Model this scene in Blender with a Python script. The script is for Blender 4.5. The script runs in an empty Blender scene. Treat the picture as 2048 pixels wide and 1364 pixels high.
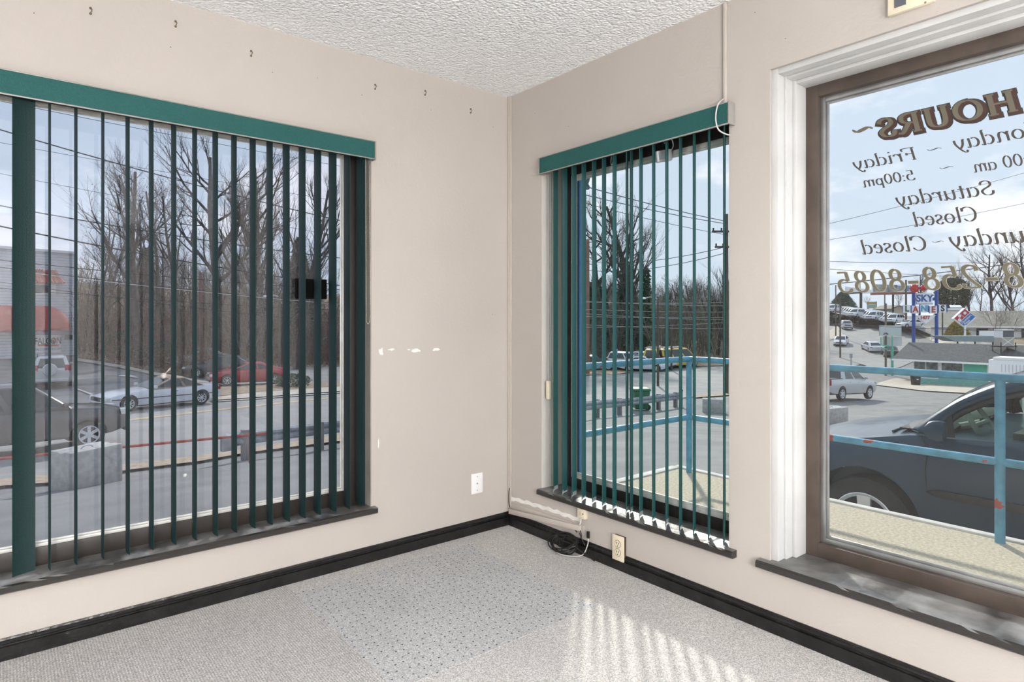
import bpy, bmesh, math, random
from mathutils import Vector, Matrix
random.seed(7)
PI = math.pi
C = bpy.context.scene.collection

# ---------------------------------------------------------------- camera
FPX = 1244.7                      # focal length in pixels of the 2048 px wide frame
HZ = 636.0                        # row of the horizon
CAM = Vector((-2.2385, -2.7747, 1.177))
RIGHT = Vector((.7753, -.6316, 0)); FWD = Vector((.6316, .7753, 0)); UP = Vector((0, 0, 1))
cd = bpy.data.cameras.new('camera'); cam = bpy.data.objects.new('camera', cd); C.objects.link(cam)
cam.location = CAM; cam.rotation_euler = (PI/2, 0, -math.atan2(.6316, .7753))
cd.sensor_width = 36; cd.lens = FPX/2048*36; cd.shift_y = -(682-HZ)/2048
cd.clip_start = .05; cd.clip_end = 2000
sc = bpy.context.scene; sc.camera = cam
sc.view_settings.view_transform = 'Standard'; sc.view_settings.look = 'None'
sc.view_settings.exposure = 0.2; sc.view_settings.gamma = 1.0

# ---------------------------------------------------------------- sky
w = bpy.data.worlds.new('sky'); sc.world = w; w.use_nodes = True
nt = w.node_tree; nt.nodes.clear()
def N(nt, t, **k):
    n = nt.nodes.new(t)
    for a, b in k.items(): setattr(n, a, b)
    return n
tc = N(nt, 'ShaderNodeTexCoord'); sep = N(nt, 'ShaderNodeSeparateXYZ'); nt.links.new(tc.outputs['Generated'], sep.inputs[0])
grad = N(nt, 'ShaderNodeValToRGB'); nt.links.new(sep.outputs['Z'], grad.inputs[0])
e = grad.color_ramp.elements; e[0].position = 0; e[0].color = (.64, .71, .79, 1); e[1].position = .45; e[1].color = (.56, .665, .79, 1)
mp = N(nt, 'ShaderNodeMapping'); mp.inputs['Scale'].default_value = (1, 1, 2.2); mp.inputs['Location'].default_value = (.35, .1, .2)
nt.links.new(tc.outputs['Generated'], mp.inputs[0])
nz = N(nt, 'ShaderNodeTexNoise'); nz.inputs['Scale'].default_value = 5.0; nz.inputs['Detail'].default_value = 9; nz.inputs['Roughness'].default_value = .55
nt.links.new(mp.outputs[0], nz.inputs['Vector'])
cr = N(nt, 'ShaderNodeValToRGB'); nt.links.new(nz.outputs['Fac'], cr.inputs[0])
cr.color_ramp.elements[0].position = .50; cr.color_ramp.elements[0].color = (0, 0, 0, 1)
cr.color_ramp.elements[1].position = .62; cr.color_ramp.elements[1].color = (1, 1, 1, 1)
hf = N(nt, 'ShaderNodeValToRGB'); nt.links.new(sep.outputs['Z'], hf.inputs[0])
hf.color_ramp.elements[0].position = .22; hf.color_ramp.elements[0].color = (1, 1, 1, 1)
hf.color_ramp.elements[1].position = .40; hf.color_ramp.elements[1].color = (.25, .25, .25, 1)
mul = N(nt, 'ShaderNodeMath', operation='MULTIPLY'); nt.links.new(cr.outputs[0], mul.inputs[0]); nt.links.new(hf.outputs[0], mul.inputs[1])
mx = N(nt, 'ShaderNodeMixRGB'); nt.links.new(mul.outputs[0], mx.inputs[0]); nt.links.new(grad.outputs[0], mx.inputs[1]); mx.inputs[2].default_value = (.93, .93, .97, 1)
bg = N(nt, 'ShaderNodeBackground'); bg.inputs[1].default_value = 1.14; nt.links.new(mx.outputs[0], bg.inputs[0])
wo = N(nt, 'ShaderNodeOutputWorld'); nt.links.new(bg.outputs[0], wo.inputs[0])

# ---------------------------------------------------------------- sun, room lamps and added fill lights
SUN_EL = math.radians(31.5); SAZ = Vector((.7263, .6873, 0)).normalized()
sdir = SAZ*math.cos(SUN_EL) + UP*math.sin(SUN_EL)
sl = bpy.data.lights.new('sun', 'SUN'); sl.energy = 4.2; sl.angle = math.radians(2.2); sl.color = (1, .93, .82)
so = bpy.data.objects.new('sun', sl); C.objects.link(so); so.rotation_euler = sdir.to_track_quat('Z', 'Y').to_euler(); so.location = (20, 20, 30)
LAMPS = [(-2.9, -3.7), (-3.4, -5.6), (-4.4, -2.0)]  # last one added to brighten the right wall near the corner
for (lx, ly) in LAMPS:
    al = bpy.data.lights.new('room_light', 'AREA'); al.shape = 'RECTANGLE'; al.size = 1.2; al.size_y = .5
    al.energy = 28; al.color = (1, .985, .975)
    ao = bpy.data.objects.new('room_light', al); C.objects.link(ao); ao.location = (lx, ly, 2.22)
TORCH = [(-2.9, -4.7), (-2.5, -6.1)]  # unseen fill lights added to brighten ceiling and walls evenly
for (lx, ly) in TORCH:
    pl = bpy.data.lights.new('floor_lamp_light', 'POINT'); pl.energy = 232; pl.shadow_soft_size = .16; pl.color = (1, .99, .985)
    po = bpy.data.objects.new('floor_lamp_light', pl); C.objects.link(po); po.location = (lx, ly, 1.30)

# ---------------------------------------------------------------- rays of the photograph
def ray(px, py): return RIGHT*((px-1024)/FPX) + FWD + UP*((HZ-py)/FPX)
def on_x(px, py, X): r = ray(px, py); return CAM + r*((X-CAM.x)/r.x)
def on_y(px, py, Y): r = ray(px, py); return CAM + r*((Y-CAM.y)/r.y)
def on_z(px, py, Z): r = ray(px, py); return CAM + r*((Z-CAM.z)/r.z)
def at_d(px, py, d): return CAM + ray(px, py)*d
def lerp(a, b, t): return a + (b-a)*t
def ss(a, b, x): t = max(0, min(1, (x-a)/(b-a))); return t*t*(3-2*t)
def tab(T, x):
    if x <= T[0][0]: return T[0][1]
    for (a, b), (c, d) in zip(T, T[1:]):
        if x <= c: return lerp(b, d, (x-a)/(c-a))
    return T[-1][1]
TR = [(-5, -.6), (2.3, -.68), (12, -1.9), (23, -3.1), (38, -3.7), (70, -5.4), (85, -5.2), (100, -4.2), (110, -3.2), (131, -.9), (176, -.1), (200, 1.3), (300, 2)]
TL = [(-5, -.60), (0, -.70), (6, -1.3), (10.5, -1.8), (12.5, -2.15), (17, -2.6), (28, -2.75), (48, -2.6), (60, -1.6), (90, 3.2), (140, 8)]
def gz(X, Y):
    u = X*.9 + Y*.43
    zr = tab(TR, u) + ss(48, 75, Y)*ss(20, 45, X)*.0
    zl = tab(TL, Y) - .02*max(0, X)
    z = lerp(zl, zr, ss(5, 20, X - max(0, Y-25)*.55))
    d = (Vector((X, Y, 0))-Vector((CAM.x, CAM.y, 0))).dot(FWD); r = (Vector((X, Y, 0))-Vector((CAM.x, CAM.y, 0))).dot(RIGHT)
    if d > 20:
        t = r/d
        m = ss(.655, .70, t)*ss(78, 90, d); z = lerp(z, -1.75, m)
        # wooded rise behind the second window
        m2 = ss(-.10, .08, t)*(1-ss(.40, .49, t))*ss(27, 33, d); z = lerp(z, tab([(27, -3.1), (38.6, -3.6), (50, -3.9), (62, -4.1), (72, -3.7), (110, 1), (190, 5)], d), m2)
    return z
def ground(px, py, off=0):
    r = ray(px, py); s = 2.0
    while s < 600:
        p = CAM + r*s
        if p.z <= gz(p.x, p.y):
            a, b = s-.25 if s < 60 else s-1, s
            for _ in range(20):
                m = (a+b)/2; q = CAM + r*m
                if q.z <= gz(q.x, q.y): b = m
                else: a = m
            q = CAM + r*b; return Vector((q.x, q.y, gz(q.x, q.y)+off))
        s += .25 if s < 60 else 1
    q = CAM + r*200; return Vector((q.x, q.y, gz(q.x, q.y)+off))
def depth(p): return (p-CAM).dot(FWD)
def foot(px, d, off=0):
    p = at_d(px, HZ, d); return Vector((p.x, p.y, gz(p.x, p.y)+off))

# ---------------------------------------------------------------- materials
MATS = {}
def mat(name, col, rough=.6, metal=0, var=.0, vscale=8, bump=0, bscale=60, coat=0, spec=.5, col2=None, coords='Object', emit=None, estr=0, detail=4, stretch=None):
    if name in MATS: return MATS[name]
    m = bpy.data.materials.new(name); m.use_nodes = True; t = m.node_tree; b = t.nodes['Principled BSDF']
    b.inputs['Roughness'].default_value = rough; b.inputs['Metallic'].default_value = metal
    b.inputs['Specular IOR Level'].default_value = spec
    if coat: b.inputs['Coat Weight'].default_value = coat; b.inputs['Coat Roughness'].default_value = .06
    tcn = N(t, 'ShaderNodeTexCoord'); vec = tcn.outputs[coords]
    if stretch:
        mpn = N(t, 'ShaderNodeMapping'); mpn.inputs['Scale'].default_value = stretch; t.links.new(vec, mpn.inputs[0]); vec = mpn.outputs[0]
    nzn = N(t, 'ShaderNodeTexNoise'); nzn.inputs['Scale'].default_value = vscale; nzn.inputs['Detail'].default_value = detail; t.links.new(vec, nzn.inputs['Vector'])
    r = N(t, 'ShaderNodeValToRGB'); t.links.new(nzn.outputs['Fac'], r.inputs[0])
    v = max(var, .02)
    if col2: c0, c1 = col, col2
    else: c0 = tuple(max(0, x*(1-v)) for x in col); c1 = tuple(min(1, x*(1+v)) for x in col)
    r.color_ramp.elements[0].position = .35; r.color_ramp.elements[1].position = .65
    r.color_ramp.elements[0].color = (*c0, 1); r.color_ramp.elements[1].color = (*c1, 1)
    t.links.new(r.outputs[0], b.inputs['Base Color'])
    if emit: b.inputs['Emission Color'].default_value = (*emit, 1); b.inputs['Emission Strength'].default_value = estr
    if bump:
        bn = N(t, 'ShaderNodeTexNoise'); bn.inputs['Scale'].default_value = bscale; bn.inputs['Detail'].default_value = 3; t.links.new(vec, bn.inputs['Vector'])
        bp = N(t, 'ShaderNodeBump'); bp.inputs['Strength'].default_value = bump; bp.inputs['Distance'].default_value = .01
        t.links.new(bn.outputs['Fac'], bp.inputs['Height']); t.links.new(bp.outputs[0], b.inputs['Normal'])
    MATS[name] = m; return m
def glassmat(name, tint, refl=.06, rough=0, dust=0, dustcol=(.7, .7, .68)):
    m = bpy.data.materials.new(name); m.use_nodes = True; t = m.node_tree; t.nodes.clear()
    tr = N(t, 'ShaderNodeBsdfTransparent'); tr.inputs[0].default_value = (*tint, 1)
    gl = N(t, 'ShaderNodeBsdfGlossy'); gl.inputs['Roughness'].default_value = rough
    lw = N(t, 'ShaderNodeLayerWeight'); lw.inputs[0].default_value = .12
    mr = N(t, 'ShaderNodeMath', operation='MULTIPLY_ADD'); t.links.new(lw.outputs['Fresnel'], mr.inputs[0]); mr.inputs[1].default_value = 1.0; mr.inputs[2].default_value = refl
    a = N(t, 'ShaderNodeMixShader'); t.links.new(mr.outputs[0], a.inputs[0]); t.links.new(tr.outputs[0], a.inputs[1]); t.links.new(gl.outputs[0], a.inputs[2])
    o = N(t, 'ShaderNodeOutputMaterial'); last = a
    if dust:
        df = N(t, 'ShaderNodeBsdfDiffuse'); df.inputs[0].default_value = (*dustcol, 1)
        nz = N(t, 'ShaderNodeTexNoise'); nz.inputs['Scale'].default_value = 3; tcn = N(t, 'ShaderNodeTexCoord'); t.links.new(tcn.outputs['Object'], nz.inputs['Vector'])
        mm = N(t, 'ShaderNodeMath', operation='MULTIPLY'); t.links.new(nz.outputs['Fac'], mm.inputs[0]); mm.inputs[1].default_value = dust*2
        b = N(t, 'ShaderNodeMixShader'); t.links.new(mm.outputs[0], b.inputs[0]); t.links.new(a.outputs[0], b.inputs[1]); t.links.new(df.outputs[0], b.inputs[2]); last = b
    t.links.new(last.outputs[0], o.inputs[0]); return m

# ---------------------------------------------------------------- mesh building
class MB:
    def __init__(s): s.v = []; s.f = []; s.mi = []; s.cur = 0
    def face(s, idx): s.f.append(idx); s.mi.append(s.cur)
    def box(s, lo, hi, rot=0, ctr=None):
        lo = Vector(lo); hi = Vector(hi); n = len(s.v)
        P = [Vector((x, y, z)) for z in (lo.z, hi.z) for x, y in ((lo.x, lo.y), (hi.x, lo.y), (hi.x, hi.y), (lo.x, hi.y))]
        if rot:
            c = Vector(ctr) if ctr else (lo+hi)/2; R = Matrix.Rotation(rot, 3, 'Z'); P = [c + R @ (p-c) for p in P]
        s.v += P
        for q in ((0, 3, 2, 1), (4, 5, 6, 7), (0, 1, 5, 4), (1, 2, 6, 5), (2, 3, 7, 6), (3, 0, 4, 7)): s.face([n+i for i in q])
        return s
    def obox(s, c, ax, ay, az):     # oriented box by centre and half axes
        c, ax, ay, az = map(Vector, (c, ax, ay, az)); n = len(s.v)
        s.v += [c + ax*i + ay*j + az*k for k in (-1, 1) for i, j in ((-1, -1), (1, -1), (1, 1), (-1, 1))]
        for q in ((0, 3, 2, 1), (4, 5, 6, 7), (0, 1, 5, 4), (1, 2, 6, 5), (2, 3, 7, 6), (3, 0, 4, 7)): s.face([n+i for i in q])
        return s
    def bar(s, a, b, w, h, up=UP):
        a = Vector(a); b = Vector(b); d = (b-a); L = d.length; d.normalize()
        sd = d.cross(up)
        if sd.length < 1e-4: sd = Vector((1, 0, 0))
        sd.normalize(); u = sd.cross(d); return s.obox((a+b)/2, d*L/2, sd*w/2, u*h/2)
    def tube(s, pts, r, n=8, cap=True, closed=False):
        pts = [Vector(p) for p in pts]; R = r if isinstance(r, (list, tuple)) else [r]*len(pts); base = len(s.v); prev = None
        for i, p in enumerate(pts):
            if closed: d = pts[(i+1) % len(pts)]-pts[i-1]
            else: d = pts[min(i+1, len(pts)-1)]-pts[max(i-1, 0)]
            if d.length < 1e-9: d = Vector((0, 0, 1))
            d.normalize()
            if prev is None:
                a = d.cross(Vector((0, 0, 1)))
                if a.length < .05: a = d.cross(Vector((1, 0, 0)))
            else: a = prev - d*prev.dot(d)
            if a.length < 1e-6: a = d.orthogonal()
            a.normalize(); prev = a; b = d.cross(a)
            for k in range(n): th = 2*PI*k/n; s.v.append(p + (a*math.cos(th)+b*math.sin(th))*R[i])
        m = len(pts)
        for i in range(m if closed else m-1):
            j = (i+1) % m
            for k in range(n): l = (k+1) % n; s.face([base+i*n+k, base+i*n+l, base+j*n+l, base+j*n+k])
        if cap and not closed: s.face([base+k for k in range(n)][::-1]); s.face([base+(m-1)*n+k for k in range(n)])
        return s
    def cyl(s, a, b, r, n=20, r2=None): return s.tube([a, b], [r, r if r2 is None else r2], n)
    def lathe(s, c, axis, prof, n=32, cap=False):   # prof: (distance along axis, radius)
        c = Vector(c); ax = Vector(axis).normalized(); a = ax.orthogonal().normalized(); b = ax.cross(a); base = len(s.v)
        for (h, r) in prof:
            for k in range(n): th = 2*PI*k/n; s.v.append(c + ax*h + (a*math.cos(th)+b*math.sin(th))*r)
        for i in range(len(prof)-1):
            for k in range(n): l = (k+1) % n; s.face([base+i*n+k, base+i*n+l, base+(i+1)*n+l, base+(i+1)*n+k])
        if cap: s.face([base+k for k in range(n)][::-1]); s.face([base+(len(prof)-1)*n+k for k in range(n)])
        return s
    def prism(s, poly, ext):        # polygon of 3d points pushed along ext
        poly = [Vector(p) for p in poly]; ext = Vector(ext); n = len(s.v); m = len(poly); s.v += poly + [p+ext for p in poly]
        s.face(list(range(n, n+m))[::-1]); s.face(list(range(n+m, n+2*m)))
        for i in range(m): j = (i+1) % m; s.face([n+i, n+j, n+m+j, n+m+i])
        return s
    def grid(s, rows):              # rows of points -> quads
        base = len(s.v); m = len(rows[0])
        for r in rows: s.v += [Vector(p) for p in r]
        for i in range(len(rows)-1):
            for j in range(m-1): s.face([base+i*m+j, base+i*m+j+1, base+(i+1)*m+j+1, base+(i+1)*m+j])
        return s
    def loft(s, rings, cap=True):
        base = len(s.v); m = len(rings[0])
        for r in rings: s.v += [Vector(p) for p in r]
        for i in range(len(rings)-1):
            for j in range(m): l = (j+1) % m; s.face([base+i*m+j, base+i*m+l, base+(i+1)*m+l, base+(i+1)*m+j])
        if cap: s.face([base+j for j in range(m)][::-1]); s.face([base+(len(rings)-1)*m+j for j in range(m)])
        return s
    def build(s, name, m, parent=None, smooth=False, bevel=0, angle=35, origin=None, recalc=True, local=False, solid=0):
        if not s.v: s.v = [Vector((0, 0, 0))]
        if parent is not None: o = Vector((0, 0, 0)) if local else wloc(parent)
        elif origin is not None: o = Vector(origin)
        else:
            xs = [p.x for p in s.v]; ys = [p.y for p in s.v]; zs = [p.z for p in s.v]
            o = Vector(((min(xs)+max(xs))/2, (min(ys)+max(ys))/2, min(zs)))
        me = bpy.data.meshes.new(name); me.from_pydata([tuple(p-o) for p in s.v], [], s.f)
        mm = m if isinstance(m, (list, tuple)) else [m]
        for x in mm: me.materials.append(x)
        if len(mm) > 1: me.polygons.foreach_set('material_index', s.mi)
        if recalc or bevel:
            bm = bmesh.new(); bm.from_mesh(me)
            if recalc: bmesh.ops.recalc_face_normals(bm, faces=bm.faces)
            if bevel: bmesh.ops.bevel(bm, geom=[e for e in bm.edges if len(e.link_faces) == 2 and e.calc_face_angle(0) > .5], offset=bevel, segments=2, affect='EDGES', profile=.5)
            bm.to_mesh(me); bm.free()
        if smooth or bevel:
            me.polygons.foreach_set('use_smooth', [True]*len(me.polygons)); me.set_sharp_from_angle(angle=math.radians(angle))
        ob = bpy.data.objects.new(name, me); C.objects.link(ob)
        if parent is not None: ob.parent = parent
        else: ob.location = o
        if solid: md = ob.modifiers.new('thick', 'SOLIDIFY'); md.thickness = solid; md.offset = 0
        return ob
def wloc(o):
    p = Vector(o.location); q = o.parent
    while q: p += Vector(q.location); q = q.parent
    return p
def tag(o, label=None, cat=None, group=None, kind=None):
    if label: o['label'] = label
    if cat: o['category'] = cat
    if group: o['group'] = group
    if kind: o['kind'] = kind
    return o
def thing(name, label, cat, loc=(0, 0, 0), rz=0, group=None):
    o = bpy.data.objects.new(name, None); o.empty_display_size = .1; C.objects.link(o); o.location = loc; o.rotation_euler = (0, 0, rz)
    return tag(o, label, cat, group)
def children(o): return [c for c in bpy.data.objects if c.parent == o]
def copy_tree(o, parent=None):
    c = o.copy(); C.objects.link(c); c.parent = parent
    for ch in KIDS(o): copy_tree(ch, c)
    return c
_k = {}
def KIDS(o):
    if o.name not in _k: _k[o.name] = children(o)
    return _k[o.name]
def catmull(P, n=6, closed=False):
    P = [Vector(p) for p in P]; out = []; m = len(P)
    rng = range(m) if closed else range(m-1)
    for i in rng:
        if closed: a, b, c, d = P[i-1], P[i], P[(i+1) % m], P[(i+2) % m]
        else: a, b, c, d = P[max(i-1, 0)], P[i], P[i+1], P[min(i+2, m-1)]
        for k in range(n):
            t = k/n; out.append(.5*((2*b)+(c-a)*t+(2*a-5*b+4*c-d)*t*t+(3*b-a-3*c+d)*t*t*t))
    if not closed: out.append(P[-1])
    return out

# ================================================================ THE ROOM
M_wall = mat('wall_paint', (.485, .449, .414), .75, var=.03, vscale=1.2, bump=.12, bscale=55)
M_reveal = mat('reveal_paint', (.62, .59, .555), .6, var=.04, vscale=3, bump=.1, bscale=40)
M_white = mat('white_trim_paint', (.56, .565, .56), .5, var=.05, vscale=5, bump=.12, bscale=30)
M_black = mat('black_trim_paint', (.009, .0085, .009), .32, var=.5, vscale=14, bump=.5, bscale=30, stretch=(1, 1, 1))
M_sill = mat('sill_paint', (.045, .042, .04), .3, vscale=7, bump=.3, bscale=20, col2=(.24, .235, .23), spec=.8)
M_bronze = mat('bronze_frame', (.085, .066, .055), .45, metal=.2, var=.15, vscale=10)
M_dkbronze = mat('dark_bronze_frame', (.028, .022, .02), .45, metal=.2, var=.25, vscale=10)
M_alu = mat('aluminium', (.42, .43, .43), .35, metal=.8, var=.12, vscale=12)
M_alu2 = mat('aluminium_pale', (.72, .72, .69), .5, metal=.2, var=.12, vscale=12)
M_ivory = mat('ivory_plastic', (.76, .68, .52), .35, var=.04)
M_beigepl = mat('beige_raceway', (.50, .455, .41), .5, var=.03)
M_whitepl = mat('white_plastic', (.85, .85, .86), .3, var=.02)
M_dark = mat('dark_rubber', (.012, .012, .013), .5, var=.2)
M_blk = mat('black_plastic', (.01, .01, .011), .35, var=.2)
M_grout = mat('brown_wood', (.10, .05, .028), .6, var=.4, vscale=12)
M_putty = mat('putty', (.80, .79, .76), .8, var=.05, vscale=20, bump=.2)
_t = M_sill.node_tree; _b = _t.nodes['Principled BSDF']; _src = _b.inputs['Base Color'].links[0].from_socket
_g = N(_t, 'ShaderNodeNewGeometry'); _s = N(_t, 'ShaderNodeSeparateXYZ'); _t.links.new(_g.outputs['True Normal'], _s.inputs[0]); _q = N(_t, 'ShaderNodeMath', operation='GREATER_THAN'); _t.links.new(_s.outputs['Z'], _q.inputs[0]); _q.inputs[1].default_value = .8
_m = N(_t, 'ShaderNodeMixRGB'); _t.links.new(_q.outputs[0], _m.inputs[0]); _m.inputs[1].default_value = (.018, .016, .015, 1); _t.links.new(_src, _m.inputs[2]); _t.links.new(_m.outputs[0], _b.inputs['Base Color'])  # sunlight painted into paler dusty tops; front and under faces kept near black
G1 = glassmat('dusty_window_glass', (.82, .84, .88), .03, dust=.022, dustcol=(.62, .62, .66))
G2 = glassmat('window_glass', (.93, .95, .96), .03, dust=.006)
RX0, RY0, HC = -6.2, -6.6, 2.44
T = .20                                             # wall thickness
def struct(o, label=None, cat=None): o['kind'] = 'structure'; (o.__setitem__('label', label) if label else None); (o.__setitem__('category', cat) if cat else None); return o
# floor with carpet
M_carpet = bpy.data.materials.new('grey_carpet'); M_carpet.use_nodes = True
def carpet(m, base, dots=False, rib=False):
    t = m.node_tree; b = t.nodes['Principled BSDF']; b.inputs['Roughness'].default_value = .95; b.inputs['Specular IOR Level'].default_value = .15
    tcn = N(t, 'ShaderNodeTexCoord')
    of = N(t, 'ShaderNodeMapping'); of.inputs['Location'].default_value = (0, 0, .0019 if not dots else .0003); t.links.new(tcn.outputs['Object'], of.inputs[0])
    n1 = N(t, 'ShaderNodeTexNoise'); n1.inputs['Scale'].default_value = 260; n1.inputs['Detail'].default_value = 3; t.links.new(of.outputs[0], n1.inputs['Vector'])
    n2 = N(t, 'ShaderNodeTexNoise'); n2.inputs['Scale'].default_value = 2.5; n2.inputs['Detail'].default_value = 4; t.links.new(tcn.outputs['Object'], n2.inputs['Vector'])
    r = N(t, 'ShaderNodeValToRGB'); t.links.new(n1.outputs['Fac'], r.inputs[0])
    r.color_ramp.elements[0].position = .36; r.color_ramp.elements[1].position = .64
    r.color_ramp.elements[0].color = (*[x*.62 for x in base], 1); r.color_ramp.elements[1].color = (*[min(1, x*1.32) for x in base], 1)
    mv = N(t, 'ShaderNodeMixRGB', blend_type='MULTIPLY'); mv.inputs[0].default_value = .25; t.links.new(r.outputs[0], mv.inputs[1]); t.links.new(n2.outputs['Fac'], mv.inputs[2])
    out = mv.outputs[0]; h = n1.outputs['Fac']
    if dots:
        rot = N(t, 'ShaderNodeMapping'); rot.inputs['Rotation'].default_value = (0, 0, .12); t.links.new(tcn.outputs['Object'], rot.inputs[0])
        vo = N(t, 'ShaderNodeTexVoronoi'); vo.inputs['Scale'].default_value = 27; vo.inputs['Randomness'].default_value = .45; vo.voronoi_dimensions = '2D'; t.links.new(rot.outputs[0], vo.inputs['Vector'])
        lt = N(t, 'ShaderNodeMath', operation='LESS_THAN'); t.links.new(vo.outputs['Distance'], lt.inputs[0]); lt.inputs[1].default_value = .095
        dm = N(t, 'ShaderNodeMixRGB'); t.links.new(lt.outputs[0], dm.inputs[0]); t.links.new(out, dm.inputs[1]); dm.inputs[2].default_value = (.10, .105, .125, 1); out = dm.outputs[0]
    if rib:
        wv = N(t, 'ShaderNodeTexWave'); wv.bands_direction = 'X'; wv.inputs['Scale'].default_value = 36; wv.inputs['Distortion'].default_value = 1.5; wv.inputs['Detail'].default_value = 2; t.links.new(tcn.outputs['Object'], wv.inputs['Vector'])
        sx = N(t, 'ShaderNodeSeparateXYZ'); t.links.new(tcn.outputs['Object'], sx.inputs[0])
        lt = N(t, 'ShaderNodeMath', operation='LESS_THAN'); t.links.new(sx.outputs['X'], lt.inputs[0]); lt.inputs[1].default_value = -1.28
        f = N(t, 'ShaderNodeMath', operation='MULTIPLY'); t.links.new(lt.outputs[0], f.inputs[0]); f.inputs[1].default_value = .25
        dm = N(t, 'ShaderNodeMixRGB', blend_type='MULTIPLY'); t.links.new(f.outputs[0], dm.inputs[0]); t.links.new(out, dm.inputs[1]); t.links.new(wv.outputs['Color'], dm.inputs[2]); out = dm.outputs[0]
    t.links.new(out, b.inputs['Base Color'])
    bp = N(t, 'ShaderNodeBump'); bp.inputs['Strength'].default_value = .6; bp.inputs['Distance'].default_value = .004; t.links.new(h, bp.inputs['Height']); t.links.new(bp.outputs[0], b.inputs['Normal'])
carpet(M_carpet, (.66, .64, .625), rib=True)
M_carpet2 = bpy.data.materials.new('dotted_grey_carpet'); M_carpet2.use_nodes = True; carpet(M_carpet2, (.61, .612, .62), dots=True)
struct(MB().box((RX0, RY0, -.2), (0, 0, 0)).build('floor', M_carpet, origin=(0, 0, 0)))
tag(MB().box((-1.28, -1.02, 0.0002), (-.37, -.13, .0012)).build('carpet_tile', M_carpet2, origin=(0, 0, 0)), 'square grey carpet section with rows of small dark dots in the corner', 'carpet')
# popcorn ceiling
M_ceil = mat('popcorn_ceiling', (.925, .94, .955), .9, var=.05, vscale=60, bump=0)
_t = M_ceil.node_tree; _vo = N(_t, 'ShaderNodeTexVoronoi'); _vo.inputs['Scale'].default_value = 75; _tc = N(_t, 'ShaderNodeTexCoord'); _t.links.new(_tc.outputs['Object'], _vo.inputs['Vector'])
_bp = N(_t, 'ShaderNodeBump'); _bp.invert = True; _bp.inputs['Strength'].default_value = .9; _bp.inputs['Distance'].default_value = .009; _t.links.new(_vo.outputs['Distance'], _bp.inputs['Height']); _t.links.new(_bp.outputs[0], _t.nodes['Principled BSDF'].inputs['Normal'])
struct(MB().box((RX0-T, RY0-T, HC), (T, T, HC+.18)).build('ceiling', M_ceil, origin=(0, 0, HC)))

# openings:  (near side, far side, bottom, top)
SZ = .262                                           # sill top
xr1 = on_y(743, 700, 0).x; xl1 = -2.78              # window 1 along X
yl2 = on_x(1083, 700, 0).y; yr2 = on_x(1458, 700, 0).y   # window 2 along Y
yl3 = on_x(1540, 700, 0).y; yr3 = -2.95
ZT1, ZT2, ZT3 = 2.0, 2.0, on_x(1540, 139, 0).z
ZB = SZ-.03
# left wall (plane Y=0)
b = MB(); zb = -1.6
b.box((RX0, 0, zb), (xl1, T, HC)).box((xr1, 0, zb), (T, T, HC)).box((xl1, 0, zb), (xr1, T, ZB)).box((xl1, 0, ZT1), (xr1, T, HC))
wl = struct(b.build('wall_left', M_wall, origin=(0, 0, 0)))
b = MB()
b.box((0, yl2, zb), (T, 0, HC)).box((0, yr2, zb), (T, yl2, ZB)).box((0, yr2, ZT2), (T, yl2, HC))
b.box((0, yl3, zb), (T, yr2, HC)).box((0, yr3, zb), (T, yl3, ZB)).box((0, yr3, ZT3), (T, yl3, HC)).box((0, RY0, zb), (T, yr3, HC))
wr = struct(b.build('wall_right', M_wall, origin=(0, 0, 0)))
struct(MB().box((RX0-T, RY0, zb), (RX0, T, HC)).build('wall_back_left', M_wall)); struct(MB().box((RX0-T, RY0-T, zb), (T, RY0, HC)).build('wall_back', M_wall))

# baseboards with stepped cap
def baseboard(name, a, bp, nrm):
    a = Vector(a); bp = Vector(bp); nrm = Vector(nrm)
    prof = [(0, 0), (.020, 0), (.020, .046), (.012, .0475), (.012, .053), (.015, .056), (.015, .062), (.006, .065), (.004, .072), (0, .072)]
    r = [[p + nrm*x + UP*z for x, z in prof] for p in (a, bp)]
    return struct(MB().loft(r).build(name, M_black, smooth=False))
baseboard('baseboard_left', (RX0, -.0001, .0), (0, -.0001, 0), (0, -1, 0))
baseboard('baseboard_right', (-.0001, RY0, 0), (-.0001, -.0005, 0), (-1, 0, 0))

# sill boards (lumpy painted wood)
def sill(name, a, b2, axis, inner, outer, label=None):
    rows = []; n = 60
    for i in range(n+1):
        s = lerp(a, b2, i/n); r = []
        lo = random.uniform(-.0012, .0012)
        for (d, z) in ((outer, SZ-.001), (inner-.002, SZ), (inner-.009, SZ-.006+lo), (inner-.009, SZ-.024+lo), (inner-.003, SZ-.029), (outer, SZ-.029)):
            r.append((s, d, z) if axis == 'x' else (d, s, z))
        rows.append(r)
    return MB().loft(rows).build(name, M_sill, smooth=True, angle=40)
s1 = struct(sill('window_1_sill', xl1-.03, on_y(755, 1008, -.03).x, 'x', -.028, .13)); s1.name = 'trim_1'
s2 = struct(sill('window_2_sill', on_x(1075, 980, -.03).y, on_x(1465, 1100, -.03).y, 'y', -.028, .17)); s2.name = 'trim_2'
s3 = struct(sill('window_3_sill', on_x(1513, 1120, -.03).y, yr3-.03, 'y', -.030, .19)); s3.name = 'trim_3'

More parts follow.
